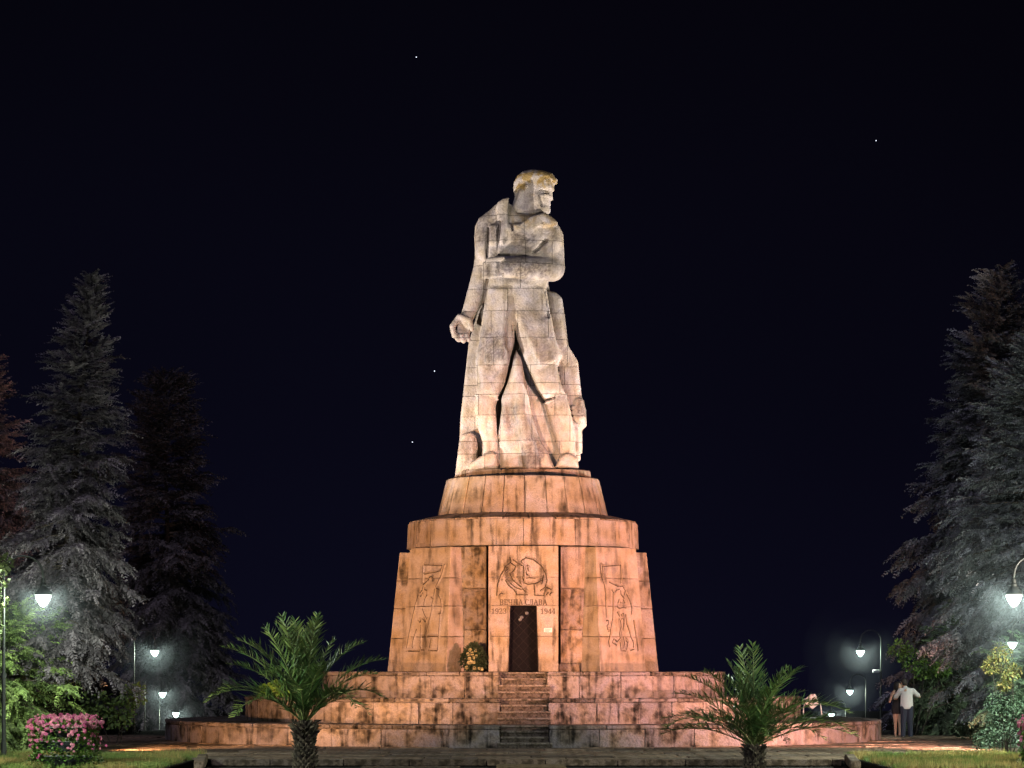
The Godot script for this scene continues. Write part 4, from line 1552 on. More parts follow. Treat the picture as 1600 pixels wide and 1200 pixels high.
func build_trees() -> void:
	for i in 3:
		spray_meshes.append(spray(200 + i, 0.44 + 0.06 * i, 9, 0.15, 0.12 + 0.12 * i))
	var g1 := Color(0.078, 0.068, 0.076)
	var g2 := Color(0.175, 0.150, 0.160)
	# left group
	conifer("tall pale-tipped spruce leaning at left, trunk rising from the stone ring", Vector3(-11.95, 0, 14.0), 11.9, 2.6, [[0.2, 1.5], [0.33, 1.6], [0.5, 1.15], [0.75, 0.66], [0.9, 0.32], [1.0, 0.08]], Vector3(1.15, 0, 0), 31, g1, g2, 1.25)
	conifer("dark broad spruce far behind the tall left one, beyond the path lamps", Vector3(-20.3, -3.2, -84.0), 22.8, 2.0, [[0.05, 3.9], [0.3, 3.9], [0.55, 3.0], [0.8, 1.8], [0.93, 0.95], [1.0, 0.2]], Vector3(-0.6, 0, 0), 32, g1 * 0.7, g2 * 0.6, 0.9, 2.0)
	conifer("spruce cut by the left edge of the picture, behind the lamp", Vector3(-16.9, -0.2, -4.0), 12.8, 0.8, [[0.05, 2.1], [0.4, 1.7], [0.75, 0.9], [1.0, 0.1]], Vector3.ZERO, 33, g1 * 0.55, g2 * 0.5, 1.0, 1.15)
	conifer("low green cedar with long lit boughs under the left lamp", Vector3(-12.9, 0, 15.0), 3.3, 0.5, [[0.1, 1.2], [0.5, 1.75], [0.8, 1.4], [1.0, 0.35]], Vector3.ZERO, 34, Color(0.09, 0.15, 0.05), Color(0.24, 0.32, 0.09), 1.5, 0.9, 0.0, TAU, "cedar tree")
	conifer("dark young spruce between the two big left ones, behind the lamps", Vector3(-15.4, -0.8, -12.0), 7.0, 0.3, [[0.04, 2.0], [0.5, 1.5], [1.0, 0.1]], Vector3.ZERO, 38, g1 * 0.7, g1, 1.0, 1.2)
	# right group
	conifer("tall dark spruce at right, behind the couple", Vector3(15.6, -0.3, -9.5), 15.7, 1.2, [[0.05, 3.1], [0.2, 3.3], [0.4, 2.9], [0.6, 1.9], [0.8, 1.15], [0.93, 0.55], [1.0, 0.12]], Vector3(0.2, 0, 0), 35, Color(0.075, 0.077, 0.088), Color(0.165, 0.168, 0.185), 1.15, 1.2)
	conifer("nearer frosty spruce at the right edge, lit by the lamp", Vector3(14.7, 0, 4.0), 11.7, 1.7, [[0.1, 2.1], [0.35, 2.8], [0.6, 1.95], [0.85, 0.9], [1.0, 0.1]], Vector3(-0.1, 0, 0), 36, Color(0.085, 0.092, 0.10), Color(0.215, 0.225, 0.24), 1.25)
	conifer("low blue-green cedar with spreading boughs under the right lamps", Vector3(13.7, 0, 9.2), 2.7, 0.3, [[0.1, 1.3], [0.45, 1.5], [0.8, 1.1], [1.0, 0.3]], Vector3.ZERO, 37, Color(0.05, 0.09, 0.06), Color(0.12, 0.18, 0.10), 1.4, 0.9, 0.0, TAU, "cedar tree")
	conifer("dark low spruce behind the couple", Vector3(13.8, -0.1, -5.0), 4.2, 0.2, [[0.04, 1.5], [0.4, 1.5], [1.0, 0.15]], Vector3.ZERO, 39, Color(0.05, 0.085, 0.045), Color(0.10, 0.14, 0.07), 1.2, 1.0)
	# leafy things
	leafy("shrub", "bright green leafy shrub branch over the couple's heads", "shrub", Vector3(12.2, 0, -4.2), [[Vector3(-0.35, 2.65, 0), 0.42], [Vector3(0.0, 2.35, 0.1), 0.42], [Vector3(0.35, 2.05, 0), 0.35], [Vector3(0.9, 2.1, 0.2), 0.3]], 51, Color(0.06, 0.13, 0.025), Color(0.14, 0.23, 0.04), 0.10, 190)
	leafy("shrub", "yellow leaved bush hanging below the second lamp at right", "shrub", Vector3(11.75, 0, 16.0), [[Vector3(-0.42, 2.15, 0), 0.26], [Vector3(-0.2, 2.45, 0), 0.30], [Vector3(0.05, 2.0, 0.05), 0.26], [Vector3(-0.1, 1.7, 0), 0.2]], 52, Color(0.09, 0.12, 0.025), Color(0.19, 0.13, 0.035), 0.048, 420)
	leafy("shrub", "low blue-green bush round the stems of the yellow leaved one", "shrub", Vector3(11.75, 0, 16.15), [[Vector3(-0.55, 0.35, 0), 0.36], [Vector3(-0.2, 0.75, 0.05), 0.42], [Vector3(0.25, 0.55, 0.1), 0.45], [Vector3(0.1, 1.15, 0.0), 0.36], [Vector3(-0.35, 1.25, 0), 0.28], [Vector3(0.5, 1.0, 0), 0.36]], 58, Color(0.02, 0.045, 0.027), Color(0.06, 0.10, 0.055), 0.052, 620)
	leafy("shrub", "low dark shrub at the foot of the right cedar, beside the paving", "shrub", Vector3(14.4, 0, 1.0), [[Vector3(-1.2, 0.5, 0), 0.6], [Vector3(-0.3, 0.6, 0.3), 0.7], [Vector3(0.7, 0.55, 0.2), 0.7], [Vector3(1.8, 0.6, 0.4), 0.7]], 53, Color(0.035, 0.06, 0.035), Color(0.07, 0.11, 0.06), 0.11, 420)
	leafy("shrub", "green leafy shrub behind the flower tower at left", "shrub", Vector3(-11.4, 0, 5.5), [[Vector3(-0.5, 1.1, 0), 0.45], [Vector3(0.1, 0.8, 0.2), 0.5], [Vector3(0.45, 1.35, 0), 0.4], [Vector3(-0.9, 0.6, 0.2), 0.5]], 54, Color(0.09, 0.16, 0.04), Color(0.16, 0.25, 0.06), 0.12, 260)
	leafy("shrub", "dark undergrowth at the left end of the plaza, under the spruces", "shrub", Vector3(-14.5, 0, 6.0), [[Vector3(-1.6, 0.6, 0), 0.8], [Vector3(-0.4, 0.5, 0), 0.7], [Vector3(0.8, 0.5, 0), 0.65], [Vector3(1.9, 0.4, 0), 0.5]], 55, Color(0.03, 0.045, 0.03), Color(0.05, 0.08, 0.04), 0.11, 420)
	leafy("climbing_plant", "leafy climber round the post of the near left lamp", "climbing plant", Vector3(-12.3, 0, 19.0), [[Vector3(0.0, 3.6, 0.05), 0.28], [Vector3(-0.05, 4.2, 0.05), 0.33], [Vector3(0.1, 4.55, 0.05), 0.25], [Vector3(-0.1, 3.1, 0.05), 0.22]], 56, Color(0.06, 0.09, 0.03), Color(0.14, 0.17, 0.06), 0.12, 150)
	leafy("broad_leaf_plant", "bright low green plant on the middle terrace behind the left palm", "plant", Vector3(-7.0, T2, 3.2), [[Vector3(-0.3, 0.14, 0), 0.22], [Vector3(0.1, 0.2, 0.1), 0.26], [Vector3(0.5, 0.14, 0.1), 0.22]], 57, Color(0.09, 0.22, 0.03), Color(0.16, 0.30, 0.05), 0.22, 90)
	# ring of stone round the leaning trunk
	var ring := thing("stone_planter_ring", "low round stone ring at the foot of the tall left spruce", "planter", Vector3(-11.95, 0, 14.0))
	for i in 10:
		var a0 := TAU * i / 10.0
		part("ring_stone", arc_hexa(0.42, 0.62, -0.05, 0.22, a0 + 0.01, a0 + TAU / 10.0 - 0.01, 0.03, 0.46, 0.6), m_ter[i % 3], ring)
	var so := MB.new()
	so.lathe([Vector2(0.46, 0.14), Vector2(0, 0.17)], Vector3.ZERO, 16)
	part("soil", so.mesh(), m_mortar, ring)
	# bare bough reaching in from the right
	var bo := thing("bare_bough", "dark straight bare bough reaching in from the right edge above the lamp", "branch", Vector3(12.9, 5.3, 18.0))
	var bb := MB.new()
	bb.tube([Vector3(1.6, -0.1, 0), Vector3(0.2, -0.06, 0), Vector3(-0.6, 0.02, 0), Vector3(-1.05, 0.06, 0)], [0.08, 0.07, 0.045, 0.015], 8)
	part("wood", bb.mesh(), plain(lin(0.02, 0.025, 0.015), 0.9), bo)

# ------------------------------------------------------------------ palms
func frond(seed_: int, length: float, arch: float) -> ArrayMesh:
	var rg := RandomNumberGenerator.new()
	rg.seed = seed_
	var mb := MB.new()
	var pts := []
	var rad := []
	var n := 14
	var ang := 0.0
	var p := Vector3.ZERO
	for i in n + 1:
		var u := float(i) / n
		pts.append(p)
		rad.append(lerpf(0.022, 0.004, u))
		ang = arch * pow(u, 1.7)
		p += Vector3(0, -sin(ang), cos(ang)) * length / n
	mb.tint = Color(0.20, 0.24, 0.08)
	mb.tube(pts, rad, 5, false)
	var m := 40
	for i in m:
		var u := 0.12 + 0.88 * (i + 0.5) / m
		var at: Vector3 = pts[int(u * n)].lerp(pts[mini(n, int(u * n) + 1)], u * n - int(u * n))
		var fw: Vector3 = (pts[mini(n, int(u * n) + 1)] - pts[maxi(0, int(u * n) - 1)]).normalized()
		var upv := fw.cross(Vector3(1, 0, 0)).normalized()
		if upv.y < 0.0 and absf(fw.y) < 0.95:
			upv = -upv
		for s in [-1.0, 1.0]:
			if rg.randf() < 0.08:
				continue
			var l := length * 0.19 * sin(PI * clampf(0.14 + 0.80 * u, 0, 1)) * rg.randf_range(0.75, 1.2) + 0.05
			var dir: Vector3 = (fw * rg.randf_range(0.6, 1.2) + Vector3(s, 0, 0) * rg.randf_range(0.6, 1.0) + upv * rg.randf_range(-0.1, 0.75)).normalized()
			var side := dir.cross(upv).normalized() * rg.randf_range(0.014, 0.020)
			side = side.rotated(dir, rg.randf_range(-0.5, 0.5))
			var mid := at + dir * l * 0.5
			var tip := at + dir * l + Vector3(0, -0.22 * l * rg.randf(), 0)
			var d := rg.randf_range(0.55, 1.4)
			mb.tint = Color(0.075, 0.165, 0.045).lerp(Color(0.26, 0.30, 0.08), u * rg.randf()) * d
			mb.tri(at - side * 0.5, at + side * 0.5, mid + side, upv)
			mb.tri(at - side * 0.5, mid + side, mid - side, upv)
			mb.tri(mid - side, mid + side, tip, upv)
	return mb.mesh(true)

func palm(label: String, at: Vector3, trunk_h: float, trunk_r: float, seed_: int, scale_: float, specs: Array) -> void:
	var t := thing("palm_tree", label, "palm tree", at, 0.0, "date palms before the monument")
	var rg := RandomNumberGenerator.new()
	rg.seed = seed_
	var tr := MB.new()
	tr.lathe([Vector2(trunk_r * 1.1, -0.3), Vector2(trunk_r * 1.02, trunk_h * 0.35), Vector2(trunk_r * 0.86, trunk_h * 0.55), Vector2(trunk_r * 0.95, trunk_h * 0.8), Vector2(trunk_r * 0.72, trunk_h), Vector2(0.0, trunk_h * 1.08)], Vector3.ZERO, 16)
	part("trunk", tr.mesh(), stone(lin(0.075, 0.06, 0.042), m_pave[0].albedo_texture, 0.5, 4.0, 0.95, false, false), t)
	# old leaf bases like shingles
	var sh := MB.new()
	var rows := int(trunk_h / 0.055)
	for i in rows:
		var y := 0.02 + trunk_h * i / rows
		var per := 13
		var r := trunk_r * lerpf(1.03, 0.95, float(i) / rows) * (0.88 if absf(y / trunk_h - 0.55) < 0.1 else 1.0)
		for j in per:
			var a := TAU * (j + 0.5 * (i % 2)) / per + rg.randf_range(-0.06, 0.06)
			var d := Vector3(sin(a), 0, cos(a))
			var sd := Vector3(cos(a), 0, -sin(a)) * r * 0.22
			var b := d * r * 0.97 + Vector3.UP * y
			var out := d * (0.05 + 0.05 * smoothstep(0.5, 0.9, y / trunk_h)) * rg.randf_range(0.2, 1.6)
			var tip := b + out + Vector3.UP * 0.075 * rg.randf_range(0.8, 1.3)
			sh.tint = Color(0.075, 0.058, 0.038) * rg.randf_range(0.3, 1.9)
			sh.tri(b - sd, b + sd, tip, d)
			sh.tri(b - sd, tip, tip - out * 0.7 - sd * 0.5, -d)
			sh.tri(b + sd, tip, tip - out * 0.7 + sd * 0.5, d)
	var so := part("leaf_bases", sh.mesh(true), plain(Color.WHITE, 0.95, 0.0, true), t)
	so.set_meta("kind", "stuff")
	var fm := plain(Color.WHITE, 0.45, 0.0, true)
	fm.backlight_enabled = true
	fm.backlight = Color(0.35, 0.35, 0.35)
	var kinds := []
	for i in 4:
		kinds.append(frond(seed_ * 10 + i, 2.3, [0.5, 1.0, 1.6, 2.1][i]))
	# specs: azimuth from the camera side (radians), elevation, length factor, kind
	for s: Array in specs:
		var b := Basis(Vector3.UP, s[0]) * Basis(Vector3.RIGHT, -s[1])
		var z: float = s[2] * scale_
		part("frond", kinds[s[3]], fm, t, Vector3(0, trunk_h * 0.97, 0) + b * Vector3(0, 0, 0.05), b.scaled_local(Vector3(z, z, z)))

func palm_specs(seed_: int, n: int) -> Array:
	var rg := RandomNumberGenerator.new()
	rg.seed = seed_
	var out := []
	for i in n:
		var f := float(i) / n
		var el := lerpf(1.5, 0.62, pow(f, 0.9)) + rg.randf_range(-0.1, 0.1)
		var kind := 0 if f < 0.3 else 1 if f < 0.6 else 2
		out.append([i * 2.4 + rg.randf_range(-0.2, 0.2), el, rg.randf_range(0.72, 1.05), kind])
	return out

func build_palms() -> void:
	var l := palm_specs(5, 19)
	l += [[-1.5, 0.80, 0.92, 2], [-1.3, 1.08, 1.0, 1], [1.5, 0.85, 0.78, 2], [1.45, 1.0, 0.92, 1], [1.3, 0.8, 0.7, 3], [-0.4, 1.3, 1.02, 0], [0.35, 1.35, 1.0, 0]]
	palm("date palm with a thick scaly trunk in front of the terrace at left", Vector3(-4.5, -0.14, 28.0), 1.14, 0.23, 6, 1.0, l)
	var r := palm_specs(9, 25)
	for q: Array in r:
		if q[1] < 1.05:
			q[1] -= 0.08
	r += [[-1.5, 0.62, 0.98, 1], [-1.6, 0.45, 0.95, 1], [-1.4, 0.9, 1.0, 1], [1.5, 0.62, 1.1, 2], [1.6, 0.85, 1.1, 2], [1.4, 0.45, 1.0, 1], [1.1, 1.0, 0.95, 2], [-0.9, 1.15, 1.05, 1], [0.7, 1.2, 1.05, 1]]
	palm("date palm with a short trunk and wide crown in front of the terrace at right", Vector3(4.55, -0.14, 28.0), 0.66, 0.21, 8, 0.88, r)

# ------------------------------------------------------------------ flowers
func flower_tower(label: String, at: Vector3, seed_: int) -> void:
	var t := thing("flower_tower", label, "flower planter", at, 0.0, "tiered flower towers")
	var rg := RandomNumberGenerator.new()
	rg.seed = seed_
	var grey := plain(lin(0.035, 0.04, 0.045), 0.6)
	for i in 3:
		var p := MB.new()
		var y := 0.05 + i * 0.30
		p.lathe([Vector2(0.02, y), Vector2(0.44 - 0.04 * i, y), Vector2(0.58 - 0.05 * i, y + 0.20), Vector2(0.55 - 0.05 * i, y + 0.20), Vector2(0.05, y + 0.17)], Vector3.ZERO, 24)
		part("planter_tier", p.mesh(), grey, t)
	var xs := []
	var cs := []
	var fx := []
	var fc := []
	var lump := noise(seed_ + 5, 0.6, 3)
	for i in 4200:
		var a := rg.randf() * TAU
		var h := rg.randf()
		var r := lerpf(0.72, 0.62, h) * rg.randf_range(0.84, 1.06) * (1.0 + 0.16 * lump.get_noise_2d(a * 2.0 + 20.0, h * 3.0))
		if h > 0.93:
			r *= sqrt(rg.randf())
		# worn spots where the tiers show
		var toward := absf(wrapf(a - PI * 0.45, -PI, PI))
		if toward < 0.30 and (absf(h - 0.68) < 0.08 or absf(h - 0.45) < 0.06 or absf(h - 0.08) < 0.06) and rg.randf() < 0.94:
			continue
		var p := Vector3(cos(a) * r, 0.04 + h * 0.96, sin(a) * r)
		var d := Vector3(cos(a), 0.5, sin(a)).normalized()
		var look := (d + Vector3(rg.randf_range(-0.9, 0.9), rg.randf_range(-0.9, 0.5), rg.randf_range(-0.9, 0.9))).normalized()
		var z := rg.randf_range(0.05, 0.085)
		xs.append(Transform3D(Basis.looking_at(-look, Vector3.UP).scaled_local(Vector3(z, z, z)), p))
		var c := Color(0.06, 0.15, 0.03).lerp(Color(0.24, 0.38, 0.04), rg.randf() * (0.35 + 0.65 * h)) * rg.randf_range(0.7, 1.2)
		c.a = 1
		cs.append(c)
	for i in 820:
		var a := rg.randf() * TAU
		var h := pow(rg.randf(), 0.42)
		if h < 0.72 and rg.randf() < 0.55:
			continue
		if lump.get_noise_2d(a * 3.0, h * 4.0 + 9.0) < -0.12 and rg.randf() < 0.7:
			continue
		var r := lerpf(0.75, 0.66, h) * rg.randf_range(0.95, 1.10) * (1.0 + 0.16 * lump.get_noise_2d(a * 2.0 + 20.0, h * 3.0))
		if h > 0.9:
			r *= sqrt(rg.randf())
		var p := Vector3(cos(a) * r, 0.06 + h * 1.02 + rg.randf_range(0, 0.05), sin(a) * r)
		var d := Vector3(cos(a), 0.6, sin(a)).normalized()
		var z := rg.randf_range(0.017, 0.046)
		fx.append(Transform3D(Basis(Quaternion(Vector3.UP, d)).scaled_local(Vector3(z, z, z)), p))
		var c := Color(0.55, 0.10, 0.25).lerp(Color(0.62, 0.25, 0.30), rg.randf()) * rg.randf_range(0.7, 1.15)
		c.a = 1
		fc.append(c)
	var fm := plain(Color.WHITE, 0.6, 0.0, true)
	fm.backlight_enabled = true
	fm.backlight = Color(0.35, 0.35, 0.35)
	multi("leaves", t, leaf_mesh(), xs, cs, fm)
	var bl := MB.new()
	for ring in 3:
		for i in 6:
			var a := TAU * i / 6.0 + ring * 0.5
			var el: float = [0.2, 0.75, 1.3][ring]
			var d := Vector3(cos(a) * cos(el), sin(el), sin(a) * cos(el))
			var s := d.cross(Vector3.UP).normalized() * 0.42
			var u := d.cross(s).normalized() * 0.42
			var o := d * 0.7
			bl.tri(o - s, o + s, o + u + d * 0.35, d)
			bl.tri(o - s, o + s, o - u + d * 0.35, d)
	multi("blossoms", t, bl.mesh(), fx, fc, fm)

func build_flowers() -> void:
	flower_tower("round tiered tower of pink flowers and green leaves at the lower left", Vector3(-9.7, 0.0, 25.6), 61)
	flower_tower("tiered tower of pink flowers cut by the lower right edge", Vector3(11.05, 0.0, 25.6), 62)

func build_wreath() -> void:
	var t := thing("flower_wreath", "dark green funeral wreath with pale yellow flowers leaning beside the door", "wreath", Vector3(-1.42, T3, 3.95))
	var rg := RandomNumberGenerator.new()
	rg.seed = 77
	var xs := []
	var cs := []
	for i in 1300:
		var a := rg.randf() * TAU
		var r := sqrt(rg.randf())
		var y := 0.42 + sin(a) * r * 0.36
		var x := cos(a) * r * 0.34 * (1.0 - 0.3 * sin(a) * r)
		var p := Vector3(x, y, -0.1 - (y - 0.1) * 0.28 + rg.randf_range(-0.05, 0.05))
		var look := Vector3(x + rg.randf_range(-0.4, 0.4), y - 0.42 + rg.randf_range(-0.4, 0.4), 0.3).normalized()
		var z := rg.randf_range(0.08, 0.15)
		xs.append(Transform3D(Basis.looking_at(-look, Vector3.UP).scaled_local(Vector3(z * 0.6, z, z)), p))
		cs.append(Color(0.016, 0.026, 0.010) * rg.randf_range(0.6, 1.5))
	multi("greenery", t, leaf_mesh(), xs, cs, plain(Color.WHITE, 0.6, 0.0, true))
	var flower := plain(lin(0.22, 0.185, 0.085), 0.7)
	var fm := MB.new()
	for i in 9:
		var a := TAU * i / 9.0
		for ring in 2:
			var d := Vector3(cos(a + ring * 0.35), 0.25 + 0.6 * ring, sin(a + ring * 0.35)) * (0.06 - 0.015 * ring)
			var s := d.cross(Vector3.UP).normalized() * 0.026
			fm.tri(Vector3.ZERO, d * 0.7 + s, d, Vector3.UP)
			fm.tri(Vector3.ZERO, d, d * 0.7 - s, Vector3.UP)
	var mesh := fm.mesh()
	for p in [[-0.1, 0.62], [-0.16, 0.50], [-0.04, 0.52], [-0.12, 0.38], [0.0, 0.40], [0.08, 0.45], [-0.06, 0.28], [0.02, 0.27], [-0.14, 0.26], [0.05, 0.60], [-0.2, 0.12], [0.16, 0.10], [0.24, 0.07], [0.02, 0.1]]:
		part("flower", mesh, flower, t, Vector3(p[0], p[1], -0.02 - p[1] * 0.22), Basis(Vector3.RIGHT, PI / 2.4).scaled(Vector3.ONE * rg.randf_range(0.75, 1.1)))
	var leg := MB.new()
	leg.tube([Vector3(0, 0.6, -0.24), Vector3(0.05, 0.0, -0.45)], [0.012, 0.012], 5)
	part("prop", leg.mesh(), plain(lin(0.1, 0.07, 0.05), 0.9), t)

# ------------------------------------------------------------------ people
func fingers(f: Field, wrist: Vector3, dir: Vector3, side: Vector3, curl: Vector3) -> void:
	var d := dir.normalized()
	var s := side.normalized()
	var c := curl.normalized()
	f.box(wrist + d * 0.045, Vector3(0.038, 0.05, 0.014), 0.012, Basis(s, d, s.cross(d)), 0.012)
	for i in 4:
		var o := wrist + d * 0.088 + s * (i - 1.5) * 0.021
		var l: float = [0.062, 0.074, 0.070, 0.054][i]
		var k := o + d * l * 0.55 + c * 0.008
		f.cap(o, k, 0.0095, 0.009, 0.004)
		f.cap(k, k + (d * 0.55 + c * 0.8).normalized() * l * 0.55, 0.009, 0.0075, 0.004)
	var th := wrist + d * 0.025 + s * 0.034
	f.cap(th, th + (d * 0.6 + s * 0.8).normalized() * 0.045, 0.013, 0.011, 0.01)
	f.cap(th + (d * 0.6 + s * 0.8).normalized() * 0.045, th + (d * 0.6 + s * 0.8).normalized() * 0.045 + (d + c * 0.5).normalized() * 0.035, 0.011, 0.009, 0.006)

func head(f: Field, c: Vector3, bas: Basis) -> void:
	# c is the middle of the skull; the face looks along -z of bas
	f.cap(c + bas * Vector3(0, 0.03, 0.015), c + bas * Vector3(0, -0.02, -0.01), 0.092, 0.082, 0.03)
	f.cap(c + bas * Vector3(0, -0.05, -0.035), c + bas * Vector3(0, -0.085, -0.055), 0.058, 0.040, 0.04)
	f.cap(c + bas * Vector3(0, 0.0, -0.092), c + bas * Vector3(0, -0.035, -0.108), 0.010, 0.014, 0.015)
	f.cap(c + bas * Vector3(-0.025, -0.068, -0.082), c + bas * Vector3(0.025, -0.068, -0.082), 0.010, 0.010, 0.008)
	for s in [-1.0, 1.0]:
		f.cap(c + bas * Vector3(s * 0.033, 0.0, -0.092), c + bas * Vector3(s * 0.036, 0.0, -0.09), 0.014, 0.014, 0.012, 1.0, true)
		f.cap(c + bas * Vector3(s * 0.033, 0.0, -0.078), c + bas * Vector3(s * 0.034, 0.0, -0.078), 0.012, 0.012, 0.004)
		f.cap(c + bas * Vector3(s * 0.082, 0.01, 0.005), c + bas * Vector3(s * 0.080, -0.035, 0.0), 0.020, 0.012, 0.01)

func build_people() -> void:
	var skin := plain(lin(0.45, 0.27, 0.19), 0.6)
	skin.subsurf_scatter_enabled = true
	skin.subsurf_scatter_strength = 0.1
	# the man, seen from behind
	var man := thing("person", "person in a white short-sleeved shirt and dark jeans seen from behind, embracing another", "person", Vector3(11.72, 0.0, -1.9))
	var b := Field.new()
	var hb := Basis(Vector3.UP, 0.5) * Basis(Vector3.RIGHT, -0.22)
	b.cap(Vector3(0, 1.02, 0), Vector3(0, 1.32, -0.02), 0.13, 0.155, 0.06, 1.25)
	b.cap(Vector3(-0.02, 1.42, -0.01), Vector3(-0.05, 1.55, -0.05), 0.062, 0.056, 0.04)
	b.cap(Vector3(-0.17, 1.42, 0), Vector3(0.17, 1.42, 0), 0.065, 0.065, 0.06)
	var el := Vector3(-0.34, 1.19, -0.16)
	var wl := Vector3(-0.18, 1.17, -0.42)
	var er := Vector3(0.40, 1.24, -0.12)
	var wr := Vector3(0.20, 1.30, -0.36)
	b.cap(Vector3(-0.20, 1.41, 0), el, 0.055, 0.043, 0.03)
	b.cap(el, wl, 0.043, 0.029, 0.01)
	b.cap(Vector3(0.20, 1.41, 0), er, 0.055, 0.043, 0.03)
	b.cap(er, wr, 0.043, 0.029, 0.01)
	for s in [-1.0, 1.0]:
		b.cap(Vector3(s * 0.09, 0.93, 0), Vector3(s * 0.10, 0.50, -0.01), 0.095, 0.062, 0.05)
		b.cap(Vector3(s * 0.10, 0.50, -0.01), Vector3(s * 0.115, 0.08, 0.03), 0.060, 0.042, 0.02)
	fingers(b, wl, Vector3(0.6, -0.05, -0.8), Vector3(0, 1, 0), Vector3(0.8, 0, 0.6))
	fingers(b, wr, Vector3(-0.8, 0.0, -0.6), Vector3(0, 1, 0), Vector3(-0.6, 0, 0.8))
	head(b, Vector3(-0.075, 1.655, -0.085), hb)
	part("body", net_mesh(b.net(Vector3(-0.5, 0.0, -0.7), Vector3(0.52, 1.82, 0.3), 0.013)), skin, man)
	var sh := Field.new()
	sh.cap(Vector3(0, 0.94, 0.0), Vector3(0, 1.30, -0.01), 0.20, 0.182, 0.06, 1.4)
	sh.cap(Vector3(-0.17, 1.42, 0), Vector3(0.17, 1.42, 0), 0.082, 0.082, 0.08)
	sh.cap(Vector3(-0.20, 1.41, 0), Vector3(-0.20, 1.41, 0).lerp(el, 0.75), 0.076, 0.072, 0.03)
	sh.cap(Vector3(0.20, 1.41, 0), Vector3(0.20, 1.41, 0).lerp(er, 0.75), 0.076, 0.072, 0.03)
	sh.cap(Vector3(-0.02, 1.45, 0), Vector3(-0.035, 1.50, -0.02), 0.085, 0.07, 0.04)
	sh.box(Vector3(0, 0.72, 0), Vector3(0.4, 0.14, 0.4), 0.01, Basis.IDENTITY, 0.01, true)
	for i in 5:
		sh.cap(Vector3(-0.14 + i * 0.06, 0.98, 0.17), Vector3(-0.10 + i * 0.055, 1.2 + 0.03 * (i % 2), 0.18), 0.012, 0.008, 0.03, 1.0, true)
	part("shirt", net_mesh(sh.net(Vector3(-0.5, 0.84, -0.32), Vector3(0.52, 1.6, 0.32), 0.014)), plain(lin(0.55, 0.54, 0.53), 0.85), man)
	var tr := Field.new()
	tr.cap(Vector3(-0.06, 0.94, 0), Vector3(0.06, 0.94, 0), 0.135, 0.135, 0.05, 1.1)
	for s in [-1.0, 1.0]:
		tr.cap(Vector3(s * 0.085, 0.88, 0), Vector3(s * 0.10, 0.50, -0.01), 0.112, 0.085, 0.04)
		tr.cap(Vector3(s * 0.10, 0.50, -0.01), Vector3(s * 0.115, 0.07, 0.03), 0.083, 0.075, 0.03)
	part("jeans", net_mesh(tr.net(Vector3(-0.3, 0.0, -0.25), Vector3(0.3, 1.1, 0.25), 0.016)), plain(lin(0.022, 0.026, 0.045), 0.9), man)
	var hr := Field.new()
	var hc := Vector3(-0.075, 1.655, -0.085)
	hr.cap(hc + hb * Vector3(0, 0.045, 0.02), hc + hb * Vector3(0, -0.015, 0.035), 0.096, 0.088, 0.03)
	hr.box(hc + hb * Vector3(0, -0.06, -0.13), Vector3(0.12, 0.16, 0.085), 0.02, hb, 0.02, true)
	part("hair", net_mesh(hr.net(hc - Vector3.ONE * 0.2, hc + Vector3.ONE * 0.2, 0.012)), plain(lin(0.02, 0.014, 0.01), 0.7), man)
	for s in [-1.0, 1.0]:
		var so := Field.new()
		so.cap(Vector3(s * 0.115, 0.045, 0.05), Vector3(s * 0.125, 0.040, -0.15), 0.046, 0.042, 0.02)
		so.box(Vector3(s * 0.12, -0.05, -0.05), Vector3(0.2, 0.05, 0.3), 0.0, Basis.IDENTITY, 0.005, true)
		part("shoe", net_mesh(so.net(Vector3(s * 0.12 - 0.1, -0.03, -0.25), Vector3(s * 0.12 + 0.1, 0.14, 0.15), 0.012)), plain(lin(0.4, 0.39, 0.37), 0.7), man)
	# the woman, half hidden in front of him, facing the camera
	var wo := thing("person", "person with dark hair in a dark top, bare legs, held by the one in white", "person", Vector3(11.49, 0.0, -2.26))
	var w := Field.new()
	var wb := Basis(Vector3.UP, -PI * 0.5 - 0.25) * Basis(Vector3.RIGHT, 0.05)
	w.cap(Vector3(0, 0.98, 0), Vector3(0, 1.24, 0.01), 0.11, 0.125, 0.06, 1.2)
	w.cap(Vector3(0, 1.32, 0), Vector3(0, 1.46, 0.01), 0.05, 0.046, 0.03)
	w.cap(Vector3(-0.13, 1.34, 0), Vector3(0.13, 1.34, 0), 0.05, 0.05, 0.05)
	var e2 := Vector3(-0.25, 1.09, 0.08)
	var w2 := Vector3(-0.16, 1.30, 0.14)
	w.cap(Vector3(-0.16, 1.33, 0), e2, 0.044, 0.036, 0.03)
	w.cap(e2, w2, 0.036, 0.025, 0.01)
	w.cap(Vector3(0.16, 1.33, 0), Vector3(0.25, 1.36, 0.2), 0.044, 0.036, 0.03)
	w.cap(Vector3(0.25, 1.36, 0.2), Vector3(0.24, 1.44, 0.40), 0.036, 0.025, 0.01)
	for s in [-1.0, 1.0]:
		w.cap(Vector3(s * 0.08, 0.90, 0), Vector3(s * 0.07, 0.49, 0.0), 0.088, 0.056, 0.04)
		w.cap(Vector3(s * 0.07, 0.49, 0), Vector3(s * 0.065, 0.10, -0.02), 0.055, 0.033, 0.02)
		w.cap(Vector3(s * 0.065, 0.07, -0.02), Vector3(s * 0.07, 0.03, 0.14), 0.034, 0.024, 0.02)
	fingers(w, w2, Vector3(0.25, 0.9, 0.1), Vector3(1, 0, 0.2), Vector3(0.1, 0.2, 1))
	fingers(w, Vector3(0.24, 1.44, 0.40), Vector3(-0.5, 0.0, 0.8), Vector3(0, 1, 0), Vector3(-0.4, -0.2, -0.5))
	head(w, Vector3(0.02, 1.565, 0.01), wb)
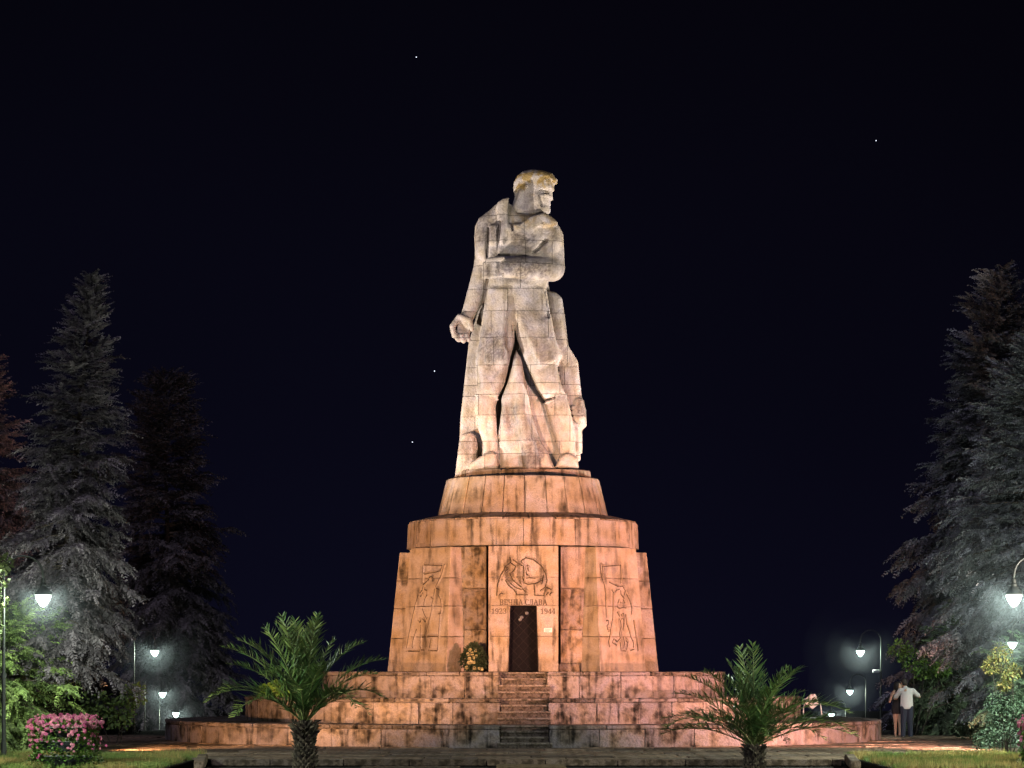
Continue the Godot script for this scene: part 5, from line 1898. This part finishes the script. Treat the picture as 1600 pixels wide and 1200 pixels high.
	part("body", net_mesh(w.net(Vector3(-0.36, -0.02, -0.22), Vector3(0.4, 1.72, 0.62), 0.013)), skin, wo)
	var dr := Field.new()
	dr.cap(Vector3(0, 0.96, 0), Vector3(0, 1.24, 0.01), 0.135, 0.145, 0.06, 1.15)
	dr.cap(Vector3(-0.09, 1.33, 0), Vector3(0.09, 1.33, 0), 0.062, 0.062, 0.06)
	for s in [-1.0, 1.0]:
		dr.cap(Vector3(s * 0.075, 0.92, 0), Vector3(s * 0.078, 0.78, 0.0), 0.108, 0.105, 0.05)
	part("dark_outfit", net_mesh(dr.net(Vector3(-0.3, 0.6, -0.25), Vector3(0.3, 1.45, 0.25), 0.015)), plain(lin(0.012, 0.01, 0.012), 0.9), wo)
	var wh := Field.new()
	var wc := Vector3(0.02, 1.565, 0.01)
	wh.cap(wc + wb * Vector3(0, 0.04, 0.025), wc + wb * Vector3(0, -0.02, 0.04), 0.10, 0.095, 0.03)
	wh.cap(wc + wb * Vector3(0, -0.02, 0.06), wc + wb * Vector3(0, -0.26, 0.09), 0.085, 0.06, 0.04)
	wh.cap(wc + wb * Vector3(0.085, -0.02, 0.02), wc + wb * Vector3(0.09, -0.2, 0.02), 0.035, 0.025, 0.03)
	wh.cap(wc + wb * Vector3(-0.085, -0.02, 0.02), wc + wb * Vector3(-0.09, -0.2, 0.02), 0.035, 0.025, 0.03)
	wh.box(wc + wb * Vector3(0, -0.055, -0.13), Vector3(0.065, 0.12, 0.10), 0.02, wb, 0.02, true)
	part("hair", net_mesh(wh.net(wc - Vector3(0.25, 0.4, 0.25), wc + Vector3(0.25, 0.2, 0.25), 0.014)), plain(lin(0.012, 0.009, 0.007), 0.6), wo)

# ------------------------------------------------------------------ stars
func build_stars() -> void:
	var m := glowing(Color(0.9, 0.93, 1.0), 2.5)
	var spots := [[-10.3, 65.9, "brightest star, high above the statue and left of it"], [37.6, 57.2, "faint star high in the sky at right"], [-8.4, 33.2, "small star left of the statue's fist, the upper of two"], [-10.7, 25.8, "small star left of the statue's feet, the lower of two"]]
	for s: Array in spots:
		var mb := MB.new()
		mb.lathe([Vector2(0, -0.05), Vector2(0.045, 0), Vector2(0, 0.05)], Vector3.ZERO, 6)
		var o := part(numbered("star"), mb.mesh(), m, self, Vector3(s[0], s[1], -214.0))
		tag(o, s[2], "star", "stars in the night sky")
